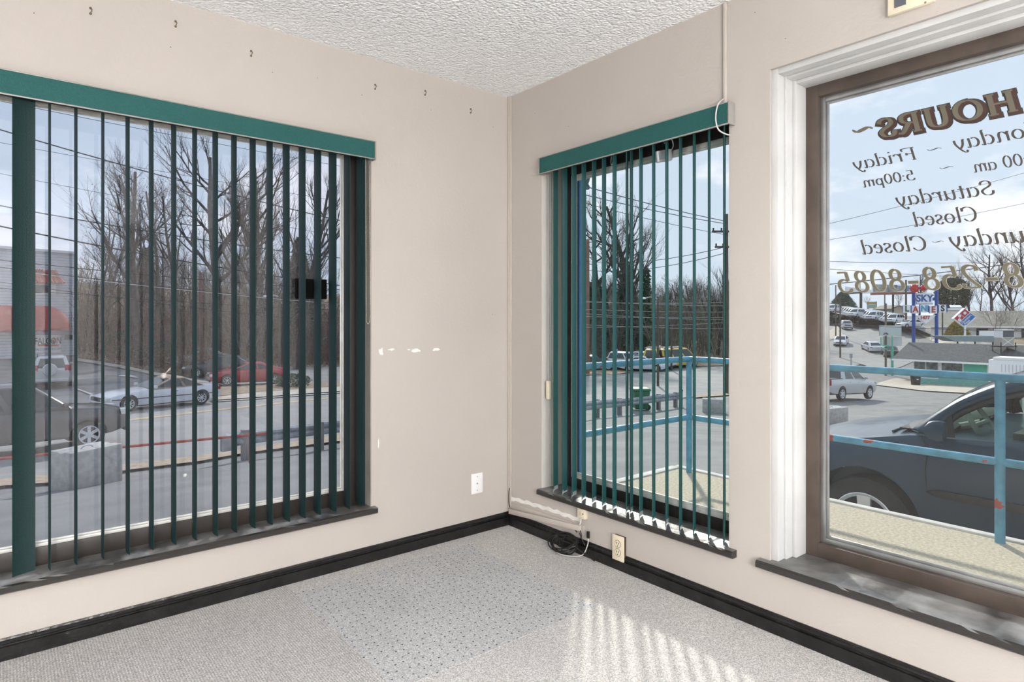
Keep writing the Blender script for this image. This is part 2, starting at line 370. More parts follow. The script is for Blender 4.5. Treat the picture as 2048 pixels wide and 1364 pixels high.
# ---- windows: frame + stop + glass
def window(name, axis, a, b2, z0, z1, plane, fr, depth_in, mframe, mstop, mglass, stopw=.018):
    """a<b2 along the axis; plane = glass plane, frame from depth_in to plane+.03; fr = (left, right, bottom, top) frame widths"""
    P = (lambda s, d, z: Vector((s, d, z))) if axis == 'x' else (lambda s, d, z: Vector((d, s, z)))
    def bx(m, s0, s1, d0, d1, zz0, zz1):
        p, q = P(s0, d0, zz0), P(s1, d1, zz1); m.box((min(p.x, q.x), min(p.y, q.y), p.z), (max(p.x, q.x), max(p.y, q.y), q.z))
    root = struct(thing(name, None, None, P((a+b2)/2, plane, z0)))
    l, r, bo, to = fr; m = MB(); d1 = plane+.035
    bx(m, a, a+l, depth_in, d1, z0, z1); bx(m, b2-r, b2, depth_in, d1, z0, z1)
    bx(m, a+l, b2-r, depth_in, d1, z0, z0+bo); bx(m, a+l, b2-r, depth_in, d1, z1-to, z1)
    m.build('window_frame', mframe, root, bevel=.002)
    A, B, Z0, Z1 = a+l, b2-r, z0+bo, z1-to; m = MB(); s = stopw
    for (off, w_, dd) in ((0, s, plane-.016), (s, s*.55, plane-.006)):
        A2, B2, Y0, Y1 = A+off, B-off, Z0+off, Z1-off
        bx(m, A2, A2+w_, dd, plane-.0005, Y0, Y1); bx(m, B2-w_, B2, dd, plane-.0005, Y0, Y1)
        bx(m, A2+w_, B2-w_, dd, plane-.0005, Y0, Y0+w_); bx(m, A2+w_, B2-w_, dd, plane-.0005, Y1-w_, Y1)
    m.build('glazing_stop', mstop, root, bevel=.0012)
    m = MB(); bx(m, A, B, plane, plane+.004, Z0, Z1); g = m.build('glass_pane', mglass, root)
    return root
FB1 = on_y(680, 981, .13).z - SZ                      # bottom rail height
w1 = window('window_1', 'x', xl1, xr1, SZ-.002, ZT1, .135, (.06, .085, FB1+.002, .022), .116, mat('brown_frame', (.03, .023, .020), .45, var=.15), M_alu2, G1, .012)
w2 = window('window_2', 'y', yr2, yl2, SZ-.002, ZT2, .166, (.05, .073, .053, .05), .145, M_dkbronze, M_alu2, G2, .020)
w3 = window('window_3', 'y', yr3, yl3-.045, SZ-.002, ZT3-.04, .215, (.05, .052, .055, .05), .175, M_bronze, M_alu, G2, .018)
# white liner of window 3: stepped jamb and head
b = MB()
J = yl3
b.box((.012, J-.026, SZ), (.20, J+.0, ZT3)).box((.055, J-.036, SZ), (.20, J-.026, ZT3-.02)).box((.10, J-.052, SZ), (.20, J-.036, ZT3-.03))
b.box((.012, yr3, ZT3-.022), (.20, J-.026, ZT3)).box((.055, yr3, ZT3-.032), (.20, J-.036, ZT3-.022)).box((.10, yr3, ZT3-.045), (.20, J-.052, ZT3-.032))
struct(b.build('trim_4', M_white, bevel=.002))
# painted reveals (paler than the wall)
b = MB(); b.box((xr1-.004, .002, SZ-.002), (xr1+.001, .116, ZT1)); struct(b.build('trim_5', mat('dusty_reveal', (.40, .37, .33), .8, var=.1, vscale=8)))
b = MB(); b.box((.002, yl2-.004, SZ-.002), (.145, yl2+.001, ZT2)).box((.06, yl2-.007, SZ), (.145, yl2-.004, ZT2)); struct(b.build('trim_6', M_reveal))
b = MB(); b.box((.002, yr2, ZT2-.012), (.10, yl2, ZT2+.002)).box((.03, yr2, ZT2-.024), (.055, yl2, ZT2-.012)); struct(b.build('trim_7', M_grout))

# ---------------------------------------------------------------- vertical blinds
M_val = mat('teal_fabric_valance', (.009, .088, .083), .75, var=.06, vscale=120, bump=.3, bscale=260)
M_vane2 = mat('teal_fabric_vane_lit', (.016, .125, .12), .6, var=.12, vscale=200, bump=.2, bscale=300)  # brighter copy of the teal fabric, light painted into its colour
M_vane = mat('teal_fabric_vane', (.003, .026, .026), .6, var=.12, vscale=200, bump=.2, bscale=300)  # same teal fabric, shade of the unlit side painted into its colour
M_clear = mat('clear_plastic_edge', (.30, .29, .27), .25, var=.08)
def vane(b, c, dirv, z0, z1, wd=.089, tilt=0, cv=.006):
    """curved fabric strip hanging at c (x, y), across dirv"""
    d = Vector((dirv[0], dirv[1], 0)).normalized(); nrm = Vector((-d.y, d.x, 0)); rows = []
    for k, z in enumerate((z0, z0+.02, lerp(z0, z1, .35), lerp(z0, z1, .7), z1)):
        sh = tilt*(1-(z-z0)/(z1-z0)); r = []
        for i in range(7):
            u = -1+2*i/6; r.append(Vector((c[0], c[1], z)) + d*(u*wd/2+sh) + nrm*(cv*(1-u*u)-cv/2))
        rows.append(r)
    n = len(b.v); m = 7; th = nrm*.0009
    for r in rows: b.v += r
    for r in rows: b.v += [p+th for p in r]
    K = len(rows)*m
    for i in range(len(rows)-1):
        for j in range(m-1):
            q = [n+i*m+j, n+i*m+j+1, n+(i+1)*m+j+1, n+(i+1)*m+j]; b.face(q); b.face([x+K for x in q][::-1])
        for j in (0, m-1): b.face([n+i*m+j, n+(i+1)*m+j, n+(i+1)*m+j+K, n+i*m+j+K])
    for j in range(m-1):
        for i in (0, len(rows)-1): b.face([n+i*m+j, n+i*m+j+1, n+i*m+j+1+K, n+i*m+j+K])
def blind(label, axis, a, b2, zb_, zt_, plane):
    P = (lambda s, d, z: Vector((s, d, z))) if axis == 'x' else (lambda s, d, z: Vector((d, s, z)))
    root = thing('vertical_blind', label, 'blind', P((a+b2)/2, plane, zb_))
    def bx(m, s0, s1, d0, d1, z0, z1): p, q = P(s0, d0, z0), P(s1, d1, z1); m.box((min(p.x, q.x), min(p.y, q.y), z0), (max(p.x, q.x), max(p.y, q.y), z1))
    m = MB(); bx(m, a+.006, b2-.006, -.042, -.037, zb_+.004, zt_-.003); m.build('valance', M_val, root)
    m = MB(); bx(m, a, b2, -.0435, -.0365, zt_-.004, zt_); bx(m, a, b2, -.0435, -.0365, zb_, zb_+.005)
    for s in (a, b2): bx(m, s-.003, s+.003, -.044, -.001, zb_, zt_)
    m.build('valance_edge', M_clear, root, bevel=.0008)
    return root
vz0, vz1 = 1.938, 2.026
EX1 = on_y(751, 300, -.04).x
bl1 = blind('long teal vertical blind over the left window, vanes turned edge-on', 'x', -2.86, EX1, vz0, vz1, -.02)
# head rails
MB().box((-2.8, .004, 1.962), (xr1-.01, .040, 1.992)).build('head_rail', M_clear, bl1)
px1 = [99, 151, 205, 254, 301, 346, 388, 429, 466.5, 504, 538, 571, 603, 634, 664]
for px in px1:
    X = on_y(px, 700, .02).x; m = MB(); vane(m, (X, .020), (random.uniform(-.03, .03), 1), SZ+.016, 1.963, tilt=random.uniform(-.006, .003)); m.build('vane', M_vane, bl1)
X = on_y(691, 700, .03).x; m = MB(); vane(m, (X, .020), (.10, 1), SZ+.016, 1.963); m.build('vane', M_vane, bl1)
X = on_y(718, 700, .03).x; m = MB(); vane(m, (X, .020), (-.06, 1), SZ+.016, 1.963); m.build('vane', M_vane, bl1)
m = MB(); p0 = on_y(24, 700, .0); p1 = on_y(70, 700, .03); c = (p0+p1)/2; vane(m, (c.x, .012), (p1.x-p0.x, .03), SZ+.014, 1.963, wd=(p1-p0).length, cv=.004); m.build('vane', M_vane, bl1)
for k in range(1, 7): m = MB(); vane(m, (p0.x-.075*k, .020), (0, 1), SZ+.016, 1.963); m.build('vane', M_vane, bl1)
# bead chain loop
chx = on_y(737, 500, .02)
pts = []
for i in range(30): t = i/29; pts.append(on_y(lerp(731, 733, t)-6*math.sin(PI*max(0, t-.55)/.45)*0, lerp(312, 630, t), .004))
for i in range(1, 8): th = PI*i/8; pts.append(on_y(736-4*math.cos(th), 632+16*math.sin(th), .004))
for i in range(30): t = i/29; pts.append(on_y(lerp(741, 738, t), lerp(630, 312, t), .004))
m = MB().tube(pts, .0009, 5)
M_bead = mat('bead_chain', (.72, .68, .55), .3, metal=.3)
for i in range(0, 66): p = pts[min(len(pts)-1, i)]; m.lathe(p, (0, 0, 1), [(-.002, .0004), (0, .0021), (.002, .0004)], 6, cap=True)
m.build('bead_chain', M_bead, bl1)
Y0, Y1 = on_x(1457.5, 240, -.04).y, on_x(1078, 330, -.04).y
bl2 = blind('short teal vertical blind over the window right of the corner', 'y', Y0, Y1, vz0, vz1, -.02)
MB().box((.004, yr2+.01, 1.970), (.032, yl2-.01, 1.990)).build('head_rail', M_dkbronze, bl2)
SD = Vector((.355*RIGHT.x+.935*FWD.x, .355*RIGHT.y+.935*FWD.y, 0)).normalized()
for px in [1110, 1128.5, 1147, 1166.6, 1187, 1207, 1228, 1253.5, 1281, 1306.6, 1333, 1360.5, 1388, 1418, 1448.5]:
    p = on_x(px, 700, .014); m = MB(); d = Vector(SD)
    if px == 1253.5: d = Vector((SD.x, SD.y+.13, 0))
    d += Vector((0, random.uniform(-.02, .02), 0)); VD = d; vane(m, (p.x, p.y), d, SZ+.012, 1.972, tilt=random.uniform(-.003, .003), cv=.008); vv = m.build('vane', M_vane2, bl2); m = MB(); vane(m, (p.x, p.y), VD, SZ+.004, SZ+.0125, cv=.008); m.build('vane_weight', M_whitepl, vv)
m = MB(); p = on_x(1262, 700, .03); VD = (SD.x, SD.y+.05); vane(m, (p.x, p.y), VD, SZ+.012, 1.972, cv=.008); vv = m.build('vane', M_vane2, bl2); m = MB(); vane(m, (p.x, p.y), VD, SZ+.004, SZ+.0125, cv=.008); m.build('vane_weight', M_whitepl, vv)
for px in (1096, 1101.5, 1106):
    m = MB(); a = on_x(px, 355, .03); bb = on_x(px, 765, .03); m.tube([a, bb], .0016, 6); m.build('pull_cord', M_white, bl2)
m = MB(); p = on_x(1097, 780, .012); m.box((p.x-.012, p.y-.012, p.z-.048), (p.x+.012, p.y+.008, p.z+.05)); m.build('cord_tensioner', M_ivory, bl2, bevel=.003)
# cord looping over the right end of the valance, fed by the raceway from the ceiling
tp = on_x(1450, 8, 0); rw = thing('cable_raceway', 'thin beige cable raceway dropping from the ceiling above the short blind', 'cable cover', (0, on_x(1451, 100, 0).y, vz1))
yy = on_x(1451.5, 100, 0).y
MB().box((-.011, yy-.007, vz1+.0), (0, yy+.007, HC)).build('cover', M_beigepl, rw, bevel=.003)
pts = catmull([(-.006, yy, vz1+.03), (-.046, yy+.004, vz1-.0), (-.052, yy+.012, vz1-.05), (-.05, yy+.004, vz0-.01), (-.03, yy-.012, vz0-.03), (.005, yy-.02, vz0-.03), (.03, yy-.015, vz0-.0)], 6)
MB().tube(pts, .0028, 8).build('cable', M_white, rw, smooth=True)

# ---------------------------------------------------------------- small things on the walls
b = MB(); b.box((-.010, -.026, .095), (0, -.012, HC)).box((-.014, -.014, .095), (-.0005, -.0015, HC))
tag(b.build('corner_raceway', M_beigepl, bevel=.002), 'beige cable raceway running up the corner of the room', 'cable cover')
tag(MB().tube(catmull([(-.012, -.02, .21), (-.02, -.022, .18), (-.018, -.02, .13), (-.012, -.024, .1)], 5), .0022, 6).build('corner_cable', M_blk, smooth=True), 'short black cable bend at the foot of the room corner', 'cable')
def plate(name, label, cat, p0, p1, axis, m, th=.006):
    c = (p0+p1)/2; root = thing(name, label, cat, c)
    lo = Vector([min(a, b_) for a, b_ in zip(p0, p1)]); hi = Vector([max(a, b_) for a, b_ in zip(p0, p1)])
    if axis == 'y': lo.y = -th; hi.y = -.0002
    else: lo.x = -th; hi.x = -.0002
    MB().box(lo, hi).build('plate', m, root, bevel=.0022); return root, lo, hi
r, lo, hi = plate('wall_plate', 'blank white wall plate low on the left wall near the corner', 'wall plate', on_y(942, 989, 0), on_y(964.5, 944, 0), 'y', M_whitepl)
cx = (lo.x+hi.x)/2
for z in (lo.z+.018, (lo.z+hi.z)/2, hi.z-.018): MB().cyl((cx, -.0075, z), (cx, -.005, z), .0032 if z != (lo.z+hi.z)/2 else .0045, 12).build('screw', M_alu, r)
r, lo, hi = plate('power_outlet', 'ivory double power outlet cut into the black baseboard under the short blind', 'outlet', on_x(1230, 1110, -.004), on_x(1252, 1078, -.004), 'x', M_ivory, .021)
cyy = (lo.y+hi.y)/2; cz = (lo.z+hi.z)/2
lo.z = .045; hi.z = lo.z+.117; cz = (lo.z+hi.z)/2
bpy.data.objects.remove(children(r)[0]); r.location = (0, cyy, lo.z)
lo.y = cyy-.035; hi.y = cyy+.035
MB().box((-.023, lo.y, lo.z), (-.0165, hi.y, hi.z)).build('plate', M_ivory, r, bevel=.0025)
MB().box((-.0165, lo.y+.004, lo.z+.003), (-.0002, hi.y-.004, hi.z-.004)).build('box', M_grout, r)
for dz in (-.0195, .0195):
    b = MB(); b.lathe((-.023, cyy, cz+dz), (-1, 0, 0), [(0, .0172), (.002, .0165), (.002, .0)], 24); s = b.build('socket', M_ivory, r)
    b = MB(); b.lathe((-.0232, cyy, cz+dz), (-1, 0, 0), [(0, .0186), (.0009, .0184), (.0009, .0168)], 24)
    for dy in (-.0062, .0062): b.box((-.0264, cyy+dy-.0011, cz+dz-.001), (-.0248, cyy+dy+.0011, cz+dz+.009))
    b.box((-.0264, cyy-.002, cz+dz-.0115), (-.0248, cyy+.002, cz+dz-.007)); b.build('slot', mat('slot_dark', (.06, .055, .05), .7), s)
MB().cyl((-.0245, cyy, cz), (-.0225, cyy, cz), .003, 10).build('screw', M_alu, r)
# phone jack
pj = on_x(1168, 1025, 0); r = thing('phone_jack', 'square ivory phone jack under the end of the black sill', 'phone jack', pj)
MB().box((-.022, pj.y-.027, pj.z-.027), (0, pj.y+.027, pj.z+.027)).build('case', M_ivory, r, bevel=.004)
MB().cyl((-.0235, pj.y-.014, pj.z+.0), (-.0215, pj.y-.014, pj.z), .0035, 10).build('screw', M_dark, r)
MB().box((-.0232, pj.y-.004, pj.z-.010), (-.0215, pj.y+.012, pj.z+.010)).build('cover', mat('ivory_shade', (.60, .52, .38), .5), r, bevel=.001)
tag(MB().tube(catmull([(-.01, pj.y+.01, pj.z-.027), (-.02, pj.y+.006, pj.z-.05), (-.025, pj.y+.015, pj.z-.075), (-.022, pj.y-.002, pj.z-.095)], 6), .0035, 6).build('phone_wire', M_white, smooth=True), 'short white wire hanging under the square phone jack', 'wire')
# fallen raceway strips leaning from corner toward the jack
def strip_on_wall(name, label, cat, m, P, Q, w0, w1, x0=-.014, x1=-.002):
    a, c = Vector(P), Vector(Q); poly = [(x1, a.y, a.z+w0/2), (x1, c.y, c.z+w1/2), (x1, c.y, c.z-w1/2), (x1, a.y, a.z-w0/2)]
    return tag(MB().prism(poly, (x0-x1, 0, 0)).build(name, m, bevel=.001), label, cat)
rc0 = strip_on_wall('cable_raceway', 'loose beige raceway strip slanting down from the corner to the phone jack', 'cable cover', M_beigepl, on_x(1021, 1022, -.02), on_x(1163, 1056, -.02), .026, .026, -.034, -.0185)
_A, _B = on_x(1022, 1010, 0), on_x(1170, 1062, 0)
MB().prism([(0, _A.y, _A.z+.017), (0, _B.y, _B.z+.025), (0, _B.y, _B.z-.025), (0, _A.y, _A.z-.017)], (-.008, 0, 0)).build('raceway_backing', M_beigepl, rc0, bevel=.001)
pp = []; n = 26
for i in range(n+1): t = i/n; p = on_x(lerp(1021, 1163, t), lerp(996, 1041, t)+1.2*math.sin(i*1.7)-2*math.sin(PI*t), 0); pp.append((p, .010+.002*math.sin(i*2.3)))
b = MB(); poly = [(-.0005, p.y, p.z+h) for p, h in pp] + [(-.0005, p.y, p.z-h) for p, h in pp[::-1]]
tag(b.prism(poly, (-.002, 0, 0)).build('putty_strip', M_putty, wr), None); 
# cable heap
b = MB(); cc = on_z(1133, 1098, .012); rr = random.Random(3)
cab = thing('cable_coil', 'tangled coil of black cable lying on the carpet against the baseboard', 'cable', (cc.x, cc.y, 0))
pts = []
for i in range(190):
    th = i*.26; R_ = .062+.018*math.sin(i*.047)+.008*math.sin(i*.31); ox = .012*math.sin(i*.021); oy = .014*math.cos(i*.033)
    y = cc.y+oy+R_*math.cos(th)*1.05; zz = .045+.038*math.sin(th)*(.5+.5*math.sin(i*.05)**2)+.012*math.sin(i*.13)
    x = cc.x-.012+ox+R_*math.sin(th)*.62; x = min(x, -.03)
    pts.append((x, y, max(.006, zz)))
MB().tube(pts, .0034, 6).build('coil', M_blk, cab, smooth=True)
b = MB(); b.tube(catmull([(cc.x-.01, cc.y+.03, .05), (-.06, cc.y-.05, .055), (-.05, cc.y-.11, .035), (-.04, cc.y-.19, .008)], 8), .0032, 6); b.build('loose_end', M_blk, cab, smooth=True)
b = MB(); b.tube(catmull([(cc.x-.02, cc.y+.06, .006), (cc.x-.06, cc.y-.0, .006), (cc.x-.04, cc.y-.07, .006), (-.05, cc.y-.12, .02), (-.03, cc.y-.135, .07), (-.026, cc.y-.135, .105)], 8), .0026, 6); b.build('white_lead', mat('grey_cable', (.5, .49, .47), .5), cab, smooth=True)
e = Vector((-.026, cc.y-.135, .105)); b = MB().box((e.x-.006, e.y-.006, e.z-.006), (e.x+.006, e.y+.008, e.z+.028)); b.build('connector', M_blk, cab, bevel=.002)
b = MB(); b.tube(catmull([(-.03, cc.y-.06, .11), (-.022, cc.y-.03, .125), (-.028, cc.y-.075, .13), (-.03, cc.y-.09, .09), (-.028, cc.y-.04, .07)], 8), .0028, 6); b.build('loop', M_blk, cab, smooth=True)
b = MB(); b.tube(catmull([(-.03, pj.y+.004, pj.z-.095), (-.026, pj.y-.012, pj.z-.125), (-.024, pj.y-.03, pj.z-.15)], 5), .0028, 6)
tag(b.build('black_wire', M_blk, smooth=True), 'short stub of black wire below the phone jack', 'wire')
# wall anchors and pin holes on the left wall
M_anchor = mat('anchor_brown', (.20, .15, .10), .6, var=.3, vscale=60)
anc = []
for i, (px, py) in enumerate([(181, 22), (351, 48), (502, 107), (750, 174), (850, 186), (941, 222)]):
    p = on_y(px, py, 0); o = MB()
    o.lathe((p.x, -.0005, p.z+.010), (0, -1, 0), [(0, .0045), (.004, .004), (.008, .0015)], 10, cap=True); o.lathe((p.x, -.0005, p.z-.010), (0, -1, 0), [(0, .0045), (.004, .004), (.007, .002)], 10, cap=True)
    o.tube([(p.x, -.004, p.z+.012), (p.x+.004, -.010, p.z+.002), (p.x, -.004, p.z-.008)], .0016, 6)
    tag(o.build('wall_hook', M_anchor), ['first small brown hook from the left near the ceiling', 'second small brown hook from the left under the ceiling edge', 'third small brown hook from the left above the teal valance', 'small brown hook above the right end of the long valance', 'small brown hook between two others right of the valance', 'small brown hook nearest the room corner'][i], 'hook', 'hooks along the left wall')
b = MB()
for (px, py) in [(68, 26), (341, 94), (545, 145), (635, 156), (724, 190), (862, 220), (986, 254), (985, 629)]:
    p = on_y(px, py, 0); b.lathe((p.x, -.0002, p.z), (0, -1, 0), [(0, .0022), (.0012, .0018)], 8, cap=True)
b.build('pin_hole', M_anchor, wl)
b = MB()
for (px, py) in [(1070, 227), (1137, 253), (1510, 25), (1571, 77)]:
    p = on_x(px, py, 0); b.lathe((-.0002, p.y, p.z), (-1, 0, 0), [(0, .002), (.0012, .0016)], 8, cap=True)
b.build('pin_hole', M_anchor, wr)
# paint scuffs
def scuff(pts, parent, axis='y', seed=1):
    rr = random.Random(seed); b = MB()
    for (px, py, w_, h_) in pts:
        n = 12; pol = []
        for k in range(n):
            th = 2*PI*k/n; q = 1+rr.uniform(-.35, .35); p = on_y(px+w_/2*math.cos(th)*q, py+h_/2*math.sin(th)*q, -.0004); pol.append(p)
        b.prism(pol, (0, -.0006, 0))
    return b.build('paint_patch', M_putty, parent)
scuff([(762, 703, 8, 15), (783, 699, 12, 4), (832, 701, 22, 9), (872, 699, 14, 5), (757, 886, 2, 20), (818, 699, 6, 3)], wl)
# alarm / display plate above the third window (only its lower part is in view)
pa = on_x(1779, 36, 0); pb = on_x(1872, 8, 0)
r = thing('wall_panel', 'cream wall panel with a dark screen above the big right window', 'panel', (0, (pa.y+pb.y)/2, pa.z))
MB().box((-.018, pb.y, pa.z), (0, pa.y, pa.z+.11)).build('plate', M_ivory, r, bevel=.003)
q = on_x(1789, 20, -.018); q2 = on_x(1812, 20, -.018); MB().box((-.0205, q2.y, pa.z+.018), (-.0175, q.y, pa.z+.09)).build('screen', mat('slate_screen', (.10, .11, .13), .3), r)
q = on_x(1851, 5, -.018); MB().cyl((-.020, q.y, q.z), (-.0178, q.y, q.z), .003, 10).build('screw', M_anchor, r)
# motion sensor hanging behind the short blind
p = on_x(1327, 312, .085); r = thing('motion_sensor', 'white motion sensor box hanging on a cord behind the short blind', 'sensor', p)
ex = (Vector((.75, -.6, .25))).normalized(); ez = Vector((-.2, 0, 1)).normalized(); ey = ez.cross(ex).normalized(); ex = ey.cross(ez)
MB().obox(p, ex*.036, ey*.016, ez*.026).build('case', M_whitepl, r, bevel=.006)
MB().obox(p-ey*.0+ex*-.008+ey*(-.0165 if ey.dot(p-CAM) > 0 else .0165), ex*.018, ey*.001, ez*.016).build('lens', mat('sensor_lens', (.55, .6, .66), .2), r)
MB().tube(catmull([p+ez*.02+ex*.0, p+ez*.045+ex*.004, p+ez*.06, p+ez*.075+Vector((.03, 0, 0))], 5), .007, 8).build('bracket', M_blk, r, smooth=True)
MB().tube(catmull([p+ex*.03+ez*.01, p+ex*.05+ez*.04, p+ex*.042+ez*.075, p+ex*.02+ez*.06, p+ex*.0+ez*.055, p+ex*.05+ez*.10], 6), .0028, 6).build('cable', M_whitepl, r, smooth=True)
# small white hook on the head of window 2
p = on_x(1223, 325, .06); tag(MB().tube(catmull([p+Vector((0, 0, .03)), p+Vector((0, .004, .005)), p+Vector((0, .0, -.012)), p+Vector((0, -.006, -.010)), p+Vector((0, -.007, -.003))], 5), .002, 6).build('ceiling_hook', M_whitepl, smooth=True), 'tiny white hook hanging under the short valance', 'hook')
# black tablet stuck to the left window
q = [on_y(588, 555, .128), on_y(651, 560, .128), on_y(651, 601, .128), on_y(588, 596, .128)]
zc = sum(a.z for a in q)/4; x0, x1 = q[0].x, q[1].x; hh = abs(q[0].z-q[3].z)/2
r = thing('tablet', 'black tablet device fixed behind the vanes of the left window', 'tablet', ((x0+x1)/2, .12, zc-hh))
MB().box((x0, .108, zc-hh), (x1, .118, zc+hh)).build('case', mat('matt_black', (.003, .003, .003), .7, spec=.1), r, bevel=.004); MB().box((x0+.008, .1065, zc-hh+.008), (x1-.008, .109, zc+hh-.008)).build('screen', mat('dark_screen', (.002, .002, .002), .6, spec=.05), r)
MB().box(((x0+x1)/2-.01, .118, zc-.01), ((x0+x1)/2+.01, .1355, zc+.01)).build('mount', M_blk, r)
# green corroded latch on the jamb
p = on_y(728, 800, .09); b = MB(); b.box((xr1-.012, .075, p.z-.055), (xr1-.004, .100, p.z+.055)); tag(b.build('window_latch', mat('corroded_latch', (.28, .42, .26), .7, var=.4, vscale=40), bevel=.002), 'pale green corroded latch on the jamb of the left window', 'latch')
# crystal on suction hook and small sucker on the glass of window 1
p = on_y(328, 752, .12); r = thing('glass_ornament', 'little glass ornament stuck to the left window above the white convertible', 'ornament', p)
M_cry = mat('clear_ornament', (.8, .72, .68), .1, var=.1)
MB().lathe(p, (0, 1, 0), [(-.006, .002), (-.004, .007), (.0, .010), (.008, .012)], 14, cap=True).build('sucker', M_cry, r, smooth=True)
for k in range(5): MB().tube(catmull([p, p+Vector((.008+.003*k, 0, .014+.004*k)), p+Vector((.02+.004*k, 0, .022+.003*k))], 5), .0007, 5).build('wire', M_cry, r)
p = on_y(370, 951, .13); tag(MB().lathe(p, (0, -1, 0), [(0, .008), (.003, .007), (.006, .003)], 12, cap=True).build('suction_cup', M_whitepl, smooth=True), 'tiny white suction cup low on the left window', 'suction cup')
# cobwebs in window 3
for (A, Bq, lab) in [((1620, 160), (1672, 152), 0), ((1618, 222), (1665, 160), 1), ((1618, 1105), (1675, 1142), 2), ((1680, 1135), (1735, 1150), 3), ((1760, 1148), (1840, 1172), 4)]:
    pass
# room fixtures behind the camera; last ceiling light and fill lamps added for brightness
for (lx, ly) in LAMPS:
    r = thing('ceiling_light', 'white suspended fluorescent light fixture', 'light', (lx, ly, 2.23), group='suspended lights')
    MB().box((lx-.62, ly-.27, 2.235), (lx+.62, ly+.27, 2.265)).build('housing', M_whitepl, r, bevel=.004)
    for s in (-.5, .5): MB().cyl((lx+s, ly, 2.265), (lx+s, ly, HC), .006, 8).build('rod', M_alu, r)
for (lx, ly) in TORCH:
    r = thing('floor_lamp', 'white upright floor lamp with an open bowl', 'lamp', (lx, ly, 0), group='floor lamps')
    MB().lathe((lx, ly, 0), UP, [(0, .15), (.02, .15), (.03, .02)], 24, cap=True).build('base', M_whitepl, r, smooth=True); MB().cyl((lx, ly, .02), (lx, ly, 1.08), .012, 10).build('pole', M_alu, r, smooth=True)
    MB().lathe((lx, ly, 1.07), UP, [(0, .02), (.02, .08), (.05, .13)], 24).build('lamp_shade', M_whitepl, r, smooth=True)
